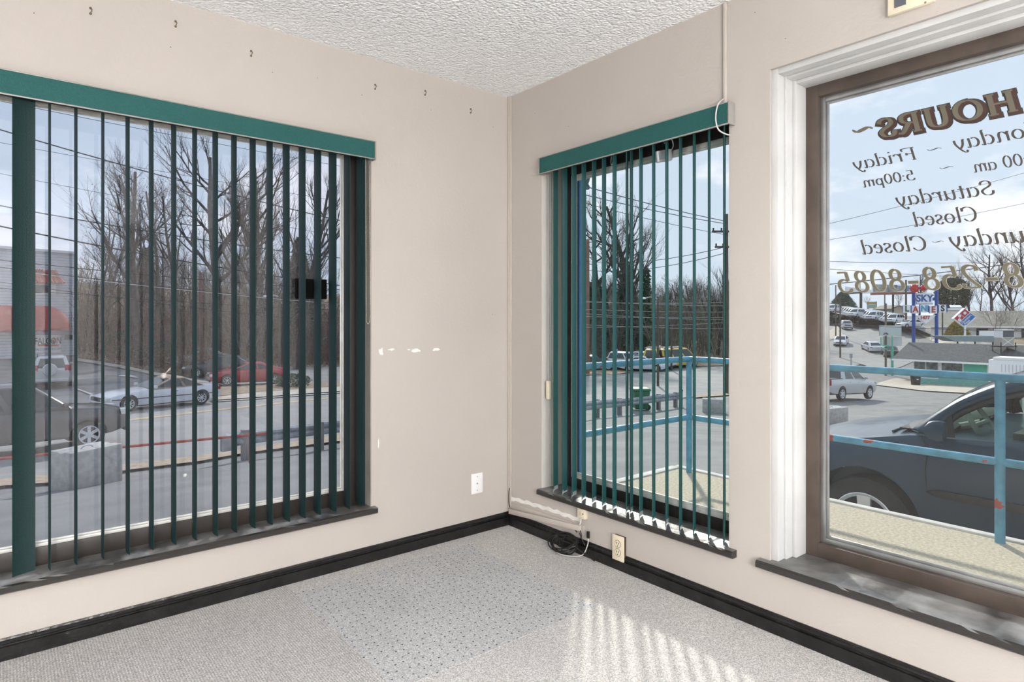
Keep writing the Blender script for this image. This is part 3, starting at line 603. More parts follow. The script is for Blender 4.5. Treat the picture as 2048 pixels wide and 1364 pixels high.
# ---------------------------------------------------------------- lettering on the glass of window 3
def ell(cx, cy, rx, ry, a0, a1, n=18): return [(cx+rx*math.cos(math.radians(lerp(a0, a1, i/n))), cy+ry*math.sin(math.radians(lerp(a0, a1, i/n)))) for i in range(n+1)]
X_, CP = .47, .70
def serif(x, y, w_=.09): return [(x-w_, y), (x+w_, y)]
GL = {
 'o': (.50, [ell(.24, X_/2, .18, X_/2-.01, 90, 450)]),
 'O': (.82, [ell(.39, CP/2, .32, CP/2, 90, 450, 26)]),
 'a': (.52, [ell(.22, X_/2, .165, X_/2-.01, 60, 300), [(.40, X_), (.385, .08), (.43, .0), (.50, .04)]]),
 'd': (.54, [ell(.22, X_/2, .165, X_/2-.01, 60, 300), [(.33, .74), (.42, .74)], [(.41, .74), (.39, .08), (.43, .0), (.51, .04)]]),
 'u': (.55, [[(.02, X_-.02), (.09, X_)], [(.10, X_), (.09, .12), (.15, .0), (.26, .02), (.38, .14)], [(.42, X_), (.40, .08), (.45, 0), (.52, .03)]]),
 'n': (.56, [[(.02, X_-.03), (.10, X_)], [(.10, X_), (.10, 0)], [(.10, .30), (.22, X_-.02), (.34, X_-.01), (.40, .34), (.40, .08), (.45, 0), (.52, .03)]]),
 'm': (.82, [[(.02, X_-.03), (.10, X_)], [(.10, X_), (.10, 0)], [(.10, .30), (.20, X_-.02), (.32, X_-.01), (.37, .34), (.37, 0)], [(.37, .30), (.48, X_-.02), (.60, X_-.01), (.65, .34), (.65, .08), (.70, 0), (.77, .03)]]),
 'r': (.42, [[(.02, X_-.03), (.10, X_)], [(.10, X_), (.10, 0)], [(.10, .30), (.22, X_-.02), (.35, X_-.03), (.36, X_-.10)]]),
 'i': (.28, [[(.03, X_-.03), (.11, X_)], [(.12, X_), (.12, .06), (.18, 0), (.24, .03)], [(.12, .68), (.125, .62)]]),
 'l': (.28, [[(.04, .74), (.12, .74)], [(.12, .74), (.12, .06), (.18, 0), (.24, .03)]]),
 't': (.36, [[(.14, .62), (.13, .08), (.19, 0), (.29, .04)], [(.03, X_-.02), (.28, X_-.02)]]),
 'y': (.52, [[(.03, X_-.02), (.10, X_)], [(.10, X_), (.14, .20), (.24, .02)], [(.43, X_), (.40, .25), (.24, -.05), (.10, -.20), (.02, -.17), (.04, -.10)]]),
 'e': (.46, [[(.07, .25), (.36, .28)] , ell(.22, X_/2, .155, X_/2-.01, 15, 320)]),
 's': (.40, [[(.33, X_-.08), (.27, X_-.01), (.15, X_-.01), (.08, .37), (.12, .28), (.26, .20), (.31, .11), (.24, .01), (.12, .0), (.05, .08)]]),
 'p': (.54, [[(.02, X_-.03), (.10, X_)], [(.11, X_), (.09, -.22)], [(.02, -.22), (.17, -.22)], ell(.28, X_/2, .165, X_/2-.01, 140, -140)]),
 'C': (.66, [[(.60, .52), (.56, .64), (.42, .70), (.24, .66), (.11, .50), (.08, .33), (.14, .12), (.30, .0), (.46, .02), (.58, .14)], [(.60, .68), (.60, .50)]]),
 'S': (.56, [[(.48, .54), (.42, .66), (.27, .70), (.14, .64), (.11, .50), (.20, .40), (.38, .30), (.46, .19), (.38, .04), (.22, .0), (.09, .06), (.06, .20)]]),
 'F': (.58, [[(.14, CP), (.14, 0)], [(.04, CP), (.54, CP), (.55, .56)], [(.14, .37), (.40, .37)], serif(.14, 0), [(.40, .44), (.40, .30)]]),
 'M': (.90, [[(.14, CP), (.14, 0)], [(.14, CP), (.42, .05), (.70, CP)], [(.72, CP), (.72, 0)], serif(.14, 0), serif(.72, 0), serif(.10, CP), serif(.76, CP)]),
 'H': (.86, [[(.18, CP), (.18, 0)], [(.64, CP), (.64, 0)], [(.18, .36), (.64, .36)], serif(.18, 0, .12), serif(.64, 0, .12), serif(.18, CP, .12), serif(.64, CP, .12)]),
 'U': (.82, [[(.18, CP), (.18, .22), (.26, .04), (.42, .0), (.56, .06), (.62, .22), (.62, CP)], serif(.18, CP, .12), serif(.62, CP, .12)]),
 'R': (.78, [[(.18, CP), (.18, 0)], [(.18, CP), (.42, CP), (.56, .62), (.56, .46), (.42, .36), (.18, .36)], [(.38, .36), (.56, .08), (.66, 0), (.74, .04)], serif(.18, 0, .12), [(.06, CP), (.18, CP)]]),
 '0': (.54, [ell(.25, .36, .19, .35, 90, 450, 24)]),
 '8': (.54, [ell(.25, .53, .14, .17, 90, 450), ell(.25, .185, .18, .18, 90, 450)]),
 '5': (.54, [[(.14, .70), (.44, .70)], [(.15, .70), (.12, .40)], [(.12, .38), (.26, .44), (.40, .38), (.45, .22), (.38, .05), (.20, 0), (.07, .05), (.08, .12)]]),
 '2': (.54, [[(.09, .54), (.12, .66), (.26, .71), (.40, .65), (.43, .50), (.30, .28), (.07, .03)], [(.07, .03), (.46, .03), (.48, .14)]]),
 '9': (.54, [ell(.26, .50, .17, .20, 90, 450), [(.43, .50), (.40, .20), (.20, 0), (.08, .06)]]),
 '~': (.62, [[(.05, .22), (.16, .28), (.34, .24), (.48, .22), (.58, .30)]]),
 '-': (.44, [[(.06, .26), (.36, .26)]]),
 ':': (.24, [[(.12, .42), (.125, .34)], [(.12, .08), (.125, .0)]]),
 ' ': (.30, []),
}
def ribbons(text, thick, thin, slant=.2, grow=0, gap=0):
    quads = []; x0 = 0
    for ch in text:
        adv, strokes = GL[ch]
        for st in strokes:
            P = [Vector((a, b_, 0)) for a, b_ in st]
            if 3 <= len(P) < 15: P = catmull(P, 6)
            L = []
            for i, p in enumerate(P):
                d = P[min(i+1, len(P)-1)]-P[max(i-1, 0)]; d.normalize(); th = math.atan2(d.y, d.x)
                w_ = thin+(thick-thin)*abs(math.sin(th-math.radians(12)))
                if ch in '~': w_ *= (.35+.65*math.sin(PI*i/max(1, len(P)-1)))
                if ch == '-': w_ = thick*.8
                w_ += grow*2; n = Vector((-d.y, d.x, 0)); q = Vector(p)
                if grow and i == 0: q -= d*grow
                if grow and i == len(P)-1: q += d*grow
                L.append((q+n*w_/2, q-n*w_/2))
            si = len(quads) and quads[-1][0].z+.00004
            for (a, b_), (c, e_) in zip(L, L[1:]):
                si += 3e-5
                quads.append([Vector((x0+v.x+v.y*slant, v.y, si)) for v in (a, b_, e_, c)])
        x0 += adv+gap
    return quads, x0-gap
GP = .2135
def glass_text(text, px_a, px_b, base, cap_px, m, thick=.10, thin=.022, slant=.22, grow=0, off=0, gap=0, lead='', name='lettering'):
    """px_a = pixel column of the first letter (right in the picture), px_b = last; base=(px,py) sample of the baseline"""
    q, wd = ribbons(lead+text, thick, thin, slant, grow, gap); w0 = sum(GL[c][0]+gap for c in lead)
    ya, yb = on_x(px_a, 400, GP).y, on_x(px_b, 400, GP).y; zb_ = on_x(base[0], base[1], GP).z; zc_ = on_x(base[0], base[1]-cap_px, GP).z
    sy = (yb-ya)/(wd-w0); ya -= w0*sy; sz = (zc_-zb_)/.70; b = MB(); e_ = off*.0016
    for f in q:
        n = len(b.v); b.v += [Vector((GP-e_-v.z*.1, ya+v.x*sy, zb_+v.y*sz)) for v in f]; b.face([n, n+1, n+2, n+3])
    b.build(name, m, w3, recalc=False)
M_let = mat('dark_vinyl_lettering', (.055, .048, .040), .6, var=.05)
M_olive = mat('olive_vinyl', (.115, .105, .075), .6, var=.05); M_maroon = mat('maroon_vinyl', (.055, .022, .018), .6, var=.05); M_char = mat('charcoal_vinyl', (.035, .035, .028), .6, var=.05); M_gold = mat('pale_edge_vinyl', (.42, .40, .30), .6)
glass_text('HOURS', 2046, 1762, (1775, 276), 37, M_char, .19, .05, .2, grow=.066, off=0)
glass_text('HOURS', 2046, 1762, (1775, 276), 37, M_maroon, .19, .05, .2, grow=.028, off=1)
glass_text('HOURS', 2042, 1760, (1775, 274), 37, M_olive, .15, .035, .2, grow=0, off=2)
glass_text('~', 1753, 1706, (1730, 276), 50, M_olive, .16, .05, .2)
glass_text('Friday', 1836, 1707, (1825, 319.5), 25, M_let, .10, .024)
glass_text('~', 1889, 1855, (1870, 308), 28, M_let, .08, .02)
glass_text('onday', 2053, 1908, (1984, 287), 29, M_let, .10, .024, lead='M')
glass_text('5:00pm', 1832, 1726, (1815, 361.5), 20, M_let, .115, .032)
glass_text('~', 1912, 1880, (1896, 343), 24, M_let, .08, .02)
glass_text('00 am', 2048, 1947, (1975, 341), 23, M_let, .11, .028, lead='9:')
glass_text('Saturday', 1992, 1793, (1960, 392), 29, M_let, .10, .024)
glass_text('Closed', 1958, 1828, (1890, 447), 28, M_let, .105, .024)
glass_text('Closed', 1857, 1724, (1790, 504), 28, M_let, .105, .024)
glass_text('~', 1892, 1865, (1878, 491), 22, M_let, .08, .02)
glass_text('unday', 2053, 1900, (1942, 491.5), 31, M_let, .105, .024, lead='S')
for (gr, mm, of) in ((.012, M_gold, 0), (0, M_olive, 1)):
    glass_text('8-258-8085', 2052, 1677, (1744, 583), 41, mm, .115, .03, .2, grow=gr, off=of, gap=.02, lead='82')

# ================================================================ OUTSIDE: GROUND
M_asph = mat('asphalt', (.205, .204, .20), .9, var=.16, vscale=.9, bump=.3, bscale=40, detail=8)
M_road = mat('road_asphalt', (.28, .275, .266), .9, var=.10, vscale=.7, bump=.2, bscale=40, detail=8)
M_conc = mat('platform_concrete', (.50, .44, .33), .9, var=.2, vscale=60, bump=.5, bscale=120, detail=6)
M_concedge = mat('pale_concrete', (.58, .56, .52), .85, var=.12, vscale=12, bump=.2)
M_walk = mat('sidewalk_concrete', (.46, .41, .34), .9, var=.12, vscale=2)
M_leaf = mat('leaf_litter', (.20, .14, .09), 1, var=.5, vscale=5, bump=.6, bscale=9, detail=8, col2=(.36, .28, .19))
M_dirt = mat('gravel_dirt', (.40, .31, .22), 1, var=.2, vscale=6, bump=.4)
M_paint_y = mat('yellow_road_paint', (.50, .38, .22), .9, var=.15, vscale=3)
M_paint_w = mat('white_road_paint', (.55, .54, .52), .9, var=.15, vscale=3)
# terrain: polar sheet
rows = []; radii = [0, 1.5, 3]
while radii[-1] < 420: radii.append(radii[-1]*1.07+.15)
NA = 220
for rr_ in radii:
    rows.append([(lambda x, y: (x, y, gz(x, y)-.02))(CAM.x+rr_*math.sin(a), CAM.y+rr_*math.cos(a)) for a in [2*PI*k/NA for k in range(NA+1)]])
struct(MB().grid(rows).build('ground', M_asph, smooth=True, angle=80, origin=(0, 0, 0)))
def drape(name, m, lower, upper, off=.015, nx=60, ny=4):
    """strip of ground between two lines seen in the photograph"""
    def at(L, x):
        for (a, b_), (c, d) in zip(L, L[1:]):
            if a <= x <= c: return lerp(b_, d, (x-a)/(c-a))
        return L[0][1] if x < L[0][0] else L[-1][1]
    rows = []
    x0, x1 = lower[0][0], lower[-1][0]; u0, u1 = upper[0][0], upper[-1][0]
    for i in range(nx+1):
        t = i/nx; a = lerp(x0, x1, t); c = lerp(u0, u1, t); r = []
        for j in range(ny+1):
            s = j/ny; px = lerp(a, c, s); py = lerp(at(lower, a), at(upper, c), s); r.append(ground(px, py, off))
        rows.append(r)
    return struct(MB().grid(rows).build(name, m, smooth=True, angle=80))
# first window
drape('main_road', M_road, [(-260, 1012), (0, 962), (110, 952), (255, 932), (400, 914), (490, 900), (700, 868), (900, 838), (1100, 812)], [(-260, 880), (0, 848), (250, 820), (430, 804), (510, 799), (700, 784), (900, 768), (1100, 754)], .02, 90, 8)
drape('verge', M_dirt, [(-260, 1030), (0, 976), (110, 969), (255, 944), (400, 926), (490, 909), (680, 885), (900, 850)], [(-260, 1012), (0, 962), (110, 952), (255, 932), (400, 914), (490, 900), (680, 872), (900, 840)], .05)
drape('road_marking', M_paint_y, [(-200, 903), (240, 845), (450, 820.5), (700, 793.5)], [(-200, 900), (240, 842), (450, 818), (700, 791.5)], .03, 60, 1)
drape('sidewalk', M_walk, [(425, 805), (510, 799), (700, 785), (900, 769)], [(425, 799), (510, 789), (700, 775), (900, 761)], .12)
drape('curb', M_concedge, [(425, 806.5), (510, 800.5), (700, 786.5), (900, 770.5)], [(425, 805), (510, 799), (700, 785), (900, 769)], .07, 60, 1)
drape('leaf_verge', M_leaf, [(436, 797), (510, 789), (700, 775), (900, 761)], [(436, 778), (510, 774), (700, 766), (900, 752)], .13)
drape('side_curb', M_walk, [(150, 722), (240, 737), (330, 756), (425, 772)], [(150, 717), (240, 731), (330, 750), (425, 766)], .06)
drape('parking_line', M_paint_w, [(150, 778), (186, 792)], [(150, 776), (186, 789)], .03, 10, 1)
drape('lane_arrow', M_paint_w, [(238, 753), (262, 754.5), (275, 757)], [(238, 751), (262, 750.5), (275, 755)], .03, 8, 1)
# leaf covered ground of the woods
def floor_patch(name, m, px0, px1, d0f, d1, off, nx=50, ny=26):
    rows = []
    for i in range(nx+1):
        px = lerp(px0, px1, i/nx); d0 = d0f(px); rows.append([foot(px, lerp(d0, d1, (j/ny)**1.5), off) for j in range(ny+1)])
    return struct(MB().grid(rows).build(name, m, smooth=True, angle=80))
def woods_edge(px): return depth(ground(px, tab([(150, 713), (240, 729), (330, 747), (420, 758), (440, 741), (560, 737), (700, 733), (1000, 733)], px)))
floor_patch('woodland_floor', M_leaf, 150, 1010, woods_edge, 150, .04)
# second window
drape('main_road', M_road, [(1100, 814), (1170, 812), (1280, 806), (1370, 796), (1480, 785), (1600, 776)], [(1100, 757), (1170, 752), (1290, 747), (1350, 741), (1400, 735), (1480, 732), (1600, 730)], .03, 50, 6)
drape('verge', M_dirt, [(1385, 797), (1480, 790)], [(1400, 791), (1480, 786)], .05, 10, 1)
floor_patch('woodland_floor', M_leaf, 1090, 1560, lambda px: depth(ground(px, tab([(1090, 752), (1230, 750), (1290, 740), (1400, 733), (1560, 729)], px))), 190, .05)
# third window
drape('far_road', M_road, [(1560, 770), (1640, 752), (1700, 745), (1760, 742), (1800, 735), (1880, 700)], [(1560, 660), (1655, 642), (1672, 634), (1695, 632.5), (1722, 632), (1735, 632)], .04, 40, 14)
drape('sidewalk', M_walk, [(1806, 652), (1822, 661), (1850, 676), (1880, 690), (1940, 700), (2060, 705)], [(1806, 648.5), (1822, 655), (1850, 667), (1880, 678), (1940, 684), (2060, 690)], .10, 40, 2)
drape('roadside_walk', M_walk, [(1655, 683), (1672, 677), (1688, 675)], [(1655, 655), (1669, 648), (1672, 646)], .10, 12, 3)
drape('dry_grass', mat('dry_grass', (.40, .30, .19), 1, var=.2, vscale=3, bump=.4), [(1812, 653), (1850, 668), (1880, 678), (1940, 684), (2060, 690)], [(1812, 648), (1850, 650), (1880, 655), (1940, 668), (2060, 670)], .12, 30, 3)
drape('restaurant_path', M_walk, [(1745, 770), (1850, 783), (1925, 787), (2060, 795)], [(1790, 757), (1850, 764), (1925, 770), (2060, 776)], .06, 16, 3)

# concrete walkway round the building corner with its blue railing
PZ = -.05; RXP = 1.976
b = MB(); b.box((T, -7.5, -1.3), (RXP+.10, .36, PZ)); struct(b.build('walkway', M_conc, origin=(0, 0, PZ)))
b = MB(); b.box((RXP+.055, -7.5, -.28), (RXP+.115, .36, PZ+.012)).box((T, .30, -.28), (RXP+.055, .375, PZ+.012)); struct(b.build('walkway_edge', M_concedge, bevel=.008))
M_blue = mat('chalky_blue_paint', (.10, .31, .44), .5, var=.18, vscale=14, bump=.15, bscale=40)
_t = M_blue.node_tree; _b = _t.nodes['Principled BSDF']; _src = _b.inputs['Base Color'].links[0].from_socket
_n = N(_t, 'ShaderNodeTexNoise'); _n.inputs['Scale'].default_value = 7; _n.inputs['Detail'].default_value = 5; _tc = N(_t, 'ShaderNodeTexCoord'); _t.links.new(_tc.outputs['Object'], _n.inputs['Vector'])
_r = N(_t, 'ShaderNodeValToRGB'); _r.color_ramp.elements[0].position = .64; _r.color_ramp.elements[1].position = .65; _t.links.new(_n.outputs['Fac'], _r.inputs[0])
_m = N(_t, 'ShaderNodeMixRGB'); _t.links.new(_r.outputs[0], _m.inputs[0]); _t.links.new(_src, _m.inputs[1]); _m.inputs[2].default_value = (.38, .075, .06, 1); _t.links.new(_m.outputs[0], _b.inputs['Base Color'])
RT = on_x(1378, 718, RXP).z; RM = on_x(1378, 834, RXP).z; rl = .0225; ry = on_x(1378, 800, RXP).y; rend = .76
rail = thing('handrail', 'chalky blue tube railing with chipped red patches round the concrete walkway', 'railing', (RXP, ry, PZ))
for z, nm in ((RT, 'top_rail'), (RM, 'middle_rail')):
    m = MB(); m.tube([(RXP, -7.4, z), (RXP, ry, z)], rl, 14); m.tube([(RXP, ry, z), (rend, ry, z)], rl, 14); m.build(nm, M_blue, rail, smooth=True)
MB().cyl((RXP, ry, PZ), (RXP, ry, RT), rl, 14).build('post', M_blue, rail, smooth=True)
py_ = on_x(2000, 900, RXP).y
for k in range(3): MB().cyl((RXP, py_-k*(ry-py_), PZ), (RXP, py_-k*(ry-py_), RT), rl+.002, 14).build('post', M_blue, rail, smooth=True)
# blue corner post carrying the overhang, with its clamp
cpx = on_y(1161, 700, ry).x; r = thing('corner_post', 'bright blue slender post at the building corner outside the short blind', 'post', (cpx, ry, PZ))
M_blue2 = mat('bright_blue_paint', (.035, .21, .48), .45, var=.1)
MB().box((cpx-.012, ry-.012, PZ), (cpx+.012, ry+.012, 2.42)).build('shaft', M_blue2, r, bevel=.003)
MB().box((cpx-.024, ry+.004, PZ), (cpx-.0125, ry+.018, 2.42)).build('dark_strip', M_dkbronze, r)
q = on_y(1174, 362, ry); m = MB(); m.tube(catmull([q+Vector((-.05, 0, .04)), q+Vector((-.01, 0, .05)), q+Vector((.012, 0, .02)), q+Vector((-.002, 0, -.02)), q+Vector((.012, 0, -.045)), q+Vector((-.03, 0, -.05))], 6), .012, 8); m.build('clamp', mat('grey_blue_metal', (.10, .16, .22), .5), r, smooth=True)
struct(MB().box((-.3, -7.5, 2.46), (.86, .45, 2.62)).build('roof_overhang', M_white)); struct(MB().box((RX0-T, T, 2.46), (-.3, .45, 2.62)).build('roof_overhang', M_white))

# ---------------------------------------------------------------- barriers
M_block = mat('barrier_concrete', (.42, .41, .39), .9, var=.15, vscale=7, bump=.4, bscale=25)
M_galv = mat('galvanised_steel', (.30, .32, .34), .5, metal=.35, var=.25, vscale=5)
M_wood = mat('weathered_timber', (.20, .19, .19), .9, var=.3, vscale=6, stretch=(1, 1, .2))
M_red = mat('red_painted_pipe', (.45, .06, .035), .5, var=.15, vscale=6)
def block(label, A, B, dpt, h, w_=.55):
    """A, B = ground points of the front edge"""
    A, B = Vector(A), Vector(B); d = (B-A); L = d.length; d.z = 0; d.normalize(); n = Vector((-d.y, d.x, 0))
    if n.dot(A-CAM) < 0: n = -n
    z = min(A.z, B.z)-.03; c = Vector(((A.x+B.x)/2, (A.y+B.y)/2, z)); root = thing('concrete_block', label, 'barrier', c)
    ring = []
    for s in (-.5, .5):
        p = c + d*L*s; ring.append([p, p+n*w_, p+n*w_+UP*(h+.03), p+n*w_*.66+UP*(h+.03), p+n*w_*.5+UP*(h+.0), p+n*w_*.33+UP*(h+.03), p+UP*(h+.03)])
    MB().loft(ring).build('body', M_block, root, bevel=.03)
    t = c + n*w_*.5 + UP*(h-.01); pts = [t + d*.12*math.cos(a) + UP*.07*math.sin(a) for a in [PI*k/10 for k in range(11)]]
    MB().tube(pts, .011, 6).build('lifting_loop', M_galv, root, smooth=True); return root
block('concrete barrier block in front of the passing dark pickup', ground(143, 976), ground(246, 959), 0, .70, .6)
block('concrete barrier block past the guardrail in the short window', ground(1405, 824), ground(1449, 826), 0, .62)
block('concrete barrier block beyond the hood of the navy minivan', ground(1650, 846), ground(1697, 843), 0, .62)
def guardrail(label, pxs, posts, h0=.36, h1=.68, endz=0):
    P = [ground(px, py) for px, py in pxs]; root = thing('guardrail', label, 'guardrail', P[0])
    d = (P[-1]-P[0]); d.z = 0; d.normalize(); n = Vector((-d.y, d.x, 0))
    if n.dot(CAM-P[0]) < 0: n = -n
    prof = [(0, h0), (.05, h0+.05), (.05, h0+.10), (.0, h0+.16), (.05, h0+.22), (.05, h0+.27), (0, h1)]
    rows = [[p + n*(.10+a) + UP*z for a, z in prof] for p in P]
    m = MB().grid(rows); m.build('beam', M_galv, root, smooth=False, solid=.008)
    for (px, py) in posts:
        g = ground(px, py); MB().box((g.x-.08, g.y-.08, g.z-.05), (g.x+.08, g.y+.08, g.z+h1+.03)).build('post', M_wood, root, bevel=.008)
    return root, P
gr1, P = guardrail('timber-posted steel guardrail behind the right vanes of the left window', [(447, 926), (490, 919), (560, 908), (640, 896), (760, 880), (900, 862)], [(490, 920), (640, 899), (775, 880)], .38, .70)
e0 = P[0]; MB().box((e0.x-.10, e0.y-.22, e0.z+.30), (e0.x+.16, e0.y-.08, e0.z+.66), rot=.3).build('end_buffer', M_galv, gr1, bevel=.03)
guardrail('long steel guardrail crossing behind the green bin', [(1100, 852), (1194, 834.5), (1239, 829), (1317, 818), (1357, 812)], [(1140, 843), (1194, 834), (1239, 829), (1317, 818), (1351, 813.5)], .36, .70)
z = 1.177-2.627; r = thing('pipe_rail', 'red painted pipe rail behind the concrete barrier block', 'rail', at_d(100, 908, 12.1))
f = lambda px, py: CAM + ray(px, py)*(2.627*FPX/(py-HZ))
MB().tube([f(-200, 936), f(533, 867)], .028, 10).build('pipe', M_red, r, smooth=True)
for px in (-120, 190, 500): py = lerp(936, 867, (px+200)/733); q = f(px, py); MB().cyl((q.x, q.y, gz(q.x, q.y)-.05), (q.x, q.y, q.z), .028, 8).build('post', M_red, r, smooth=True)
g = ground(1364, 813); r = thing('bollard', 'thin dark post standing past the end of the long guardrail', 'post', g)
MB().cyl(g, g+UP*.78, .035, 10).build('shaft', M_wood, r, smooth=True); MB().cyl(g+UP*.78, g+UP*.86, .05, 10).build('cap', M_dark, r, smooth=True)
# green wheeled bin
g = ground(1281, 819); r = thing('wheeled_bin', 'green wheeled rubbish bin behind the long guardrail', 'bin', g); M_bin = mat('green_bin', (.035, .15, .06), .5, var=.1)
def rr(c, hx, hy, z): return [c+RIGHT*a*hx+FWD*b_*hy+UP*z for a, b_ in ((-1, -1), (1, -1), (1, 1), (-1, 1))]
MB().loft([rr(g, .30, .32, .06), rr(g, .38, .42, .92)]).build('body', M_bin, r, bevel=.02)
MB().loft([rr(g-RIGHT*.02, .43, .46, .93), rr(g-RIGHT*.02, .44, .47, .99), rr(g-RIGHT*.02, .38, .40, 1.05)]).build('lid', M_bin, r, bevel=.015)
MB().cyl(g+RIGHT*.44-FWD*.2+UP*.97, g+RIGHT*.44+FWD*.3+UP*.97, .02, 8).build('handle', M_bin, r)
for s in (-.28, .22): MB().cyl(g+RIGHT*.30+FWD*s+UP*.14, g+RIGHT*.30+FWD*(s+.09)+UP*.14, .14, 20).build('wheel', M_dark, r)

# ================================================================ VEHICLES
M_tire = mat('tyre_rubber', (.02, .02, .02), .8, var=.2, vscale=30)
M_rim = mat('alloy_rim', (.66, .68, .70), .3, metal=.3, var=.05)
M_cglass = mat('vehicle_glass', (.035, .045, .045), .05, var=.1, spec=.8)
M_hl = mat('headlamp_lens', (.65, .66, .65), .1, var=.1); M_tl = mat('tail_lamp_lens', (.35, .02, .02), .2, var=.1); M_amber = mat('amber_lens', (.55, .25, .06), .2)
M_plate = mat('licence_plate', (.55, .55, .52), .5); M_trim = mat('dark_vehicle_trim', (.025, .025, .027), .55, var=.1)
def paint(name, col, metal=0): return mat(name, col, .32, metal=metal, var=.02, coat=.8)
def interp(P, x):
    if x <= P[0][0]: return P[0][1]
    for (a, b_), (c, d) in zip(P, P[1:]):
        if x <= c: return lerp(b_, d, (x-a)/(c-a))
    return P[-1][1]
WHEELS = {}
def wheel_meshes(r, wd=.22, spokes=5):
    k = (round(r, 3), spokes)
    kw = .115 if spokes == 5 else (.09 if spokes < 7 else .05)
    if k not in WHEELS:
        b = MB(); b.lathe((0, 0, 0), (0, 1, 0), [(-wd/2, r*.64), (-wd/2, r*.92), (-wd/2*.8, r*.985), (-wd/2*.5, r), (wd/2*.5, r), (wd/2*.8, r*.985), (wd/2, r*.92), (wd/2, r*.64)], 36)
        b.cyl((0, -wd*.3, 0), (0, wd*.25, 0), r*.64, 28); t = b.build('wheel', M_tire, None, smooth=True, origin=(0, 0, 0)); mt = t.data; bpy.data.objects.remove(t)
        b = MB(); y = wd/2
        b.lathe((0, 0, 0), (0, 1, 0), [(y*.5, r*.60), (y*1.0, r*.66), (y*1.03, r*.64), (y*.9, r*.57)], 36)
        for s in range(spokes):
            a = 2*PI*s/spokes+PI/2; c, d = math.cos(a), math.sin(a); t1 = Vector((c, 0, d)); t2 = Vector((-d, 0, c))
            b.loft([[t1*r*.06+t2*r*kw+Vector((0, y*.86, 0)), t1*r*.06-t2*r*kw+Vector((0, y*.86, 0)), t1*r*.06-t2*r*kw+Vector((0, y*.6, 0)), t1*r*.06+t2*r*kw+Vector((0, y*.6, 0))],
                    [t1*r*.60+t2*r*kw*1.25+Vector((0, y*.95, 0)), t1*r*.60-t2*r*kw*1.25+Vector((0, y*.95, 0)), t1*r*.60-t2*r*kw*1.25+Vector((0, y*.7, 0)), t1*r*.60+t2*r*kw*1.25+Vector((0, y*.7, 0))]])
        b.lathe((0, 0, 0), (0, 1, 0), [(y*.7, r*.17), (y*.92, r*.16), (y*.96, r*.10), (y*.96, 0)], 20)
        b.box((-r*.02, y*.2, -r*.02), (r*.02, y*.3, r*.02))
        o = b.build('rim', M_rim, None, smooth=True, origin=(0, 0, 0)); mr = o.data; bpy.data.objects.remove(o)
        WHEELS[k] = (mt, mr)
    return WHEELS[k]
def add_wheel(root, x, y, r, side, spokes=5, steer=0):
    mt, mr = wheel_meshes(r, .22, spokes)
    o = bpy.data.objects.new('wheel', mt); C.objects.link(o); o.parent = root; o.location = (x, y, r); o.rotation_euler = (0, 0, (0 if side > 0 else PI)+steer)
    q = bpy.data.objects.new('rim', mr); C.objects.link(q); q.parent = o
    return o
def body_rings(S, n=40):
    L, W = S['L'], S['W']; out = []
    for i in range(n+1):
        u = i/n; x = -L/2*math.cos(PI*u) if False else lerp(-L/2, L/2, u)
        e = abs(x)/(L/2); wf = 1-.13*max(0, (e-.72)/.28)**2.2
        hw = W/2*wf; zt = interp(S['top'], x); zb = S['clr'] + .16*max(0, (e-.80)/.20)**1.5
        h = zt-zb
        half = [(0, zb), (hw*.86, zb), (hw*.965, zb+.05*h), (hw*.985, zb+.25*h), (hw, zb+.5*h), (hw*.995, zb+.68*h), (hw*.965, zb+.86*h), (hw*.90, zt-.02*h), (hw*.80, zt), (hw*.45, zt+.02), (0, zt+.028)]
        ring = [(x, y, z) for y, z in half] + [(x, -y, z) for y, z in half[1:-1]][::-1]
        out.append(ring)
    return out
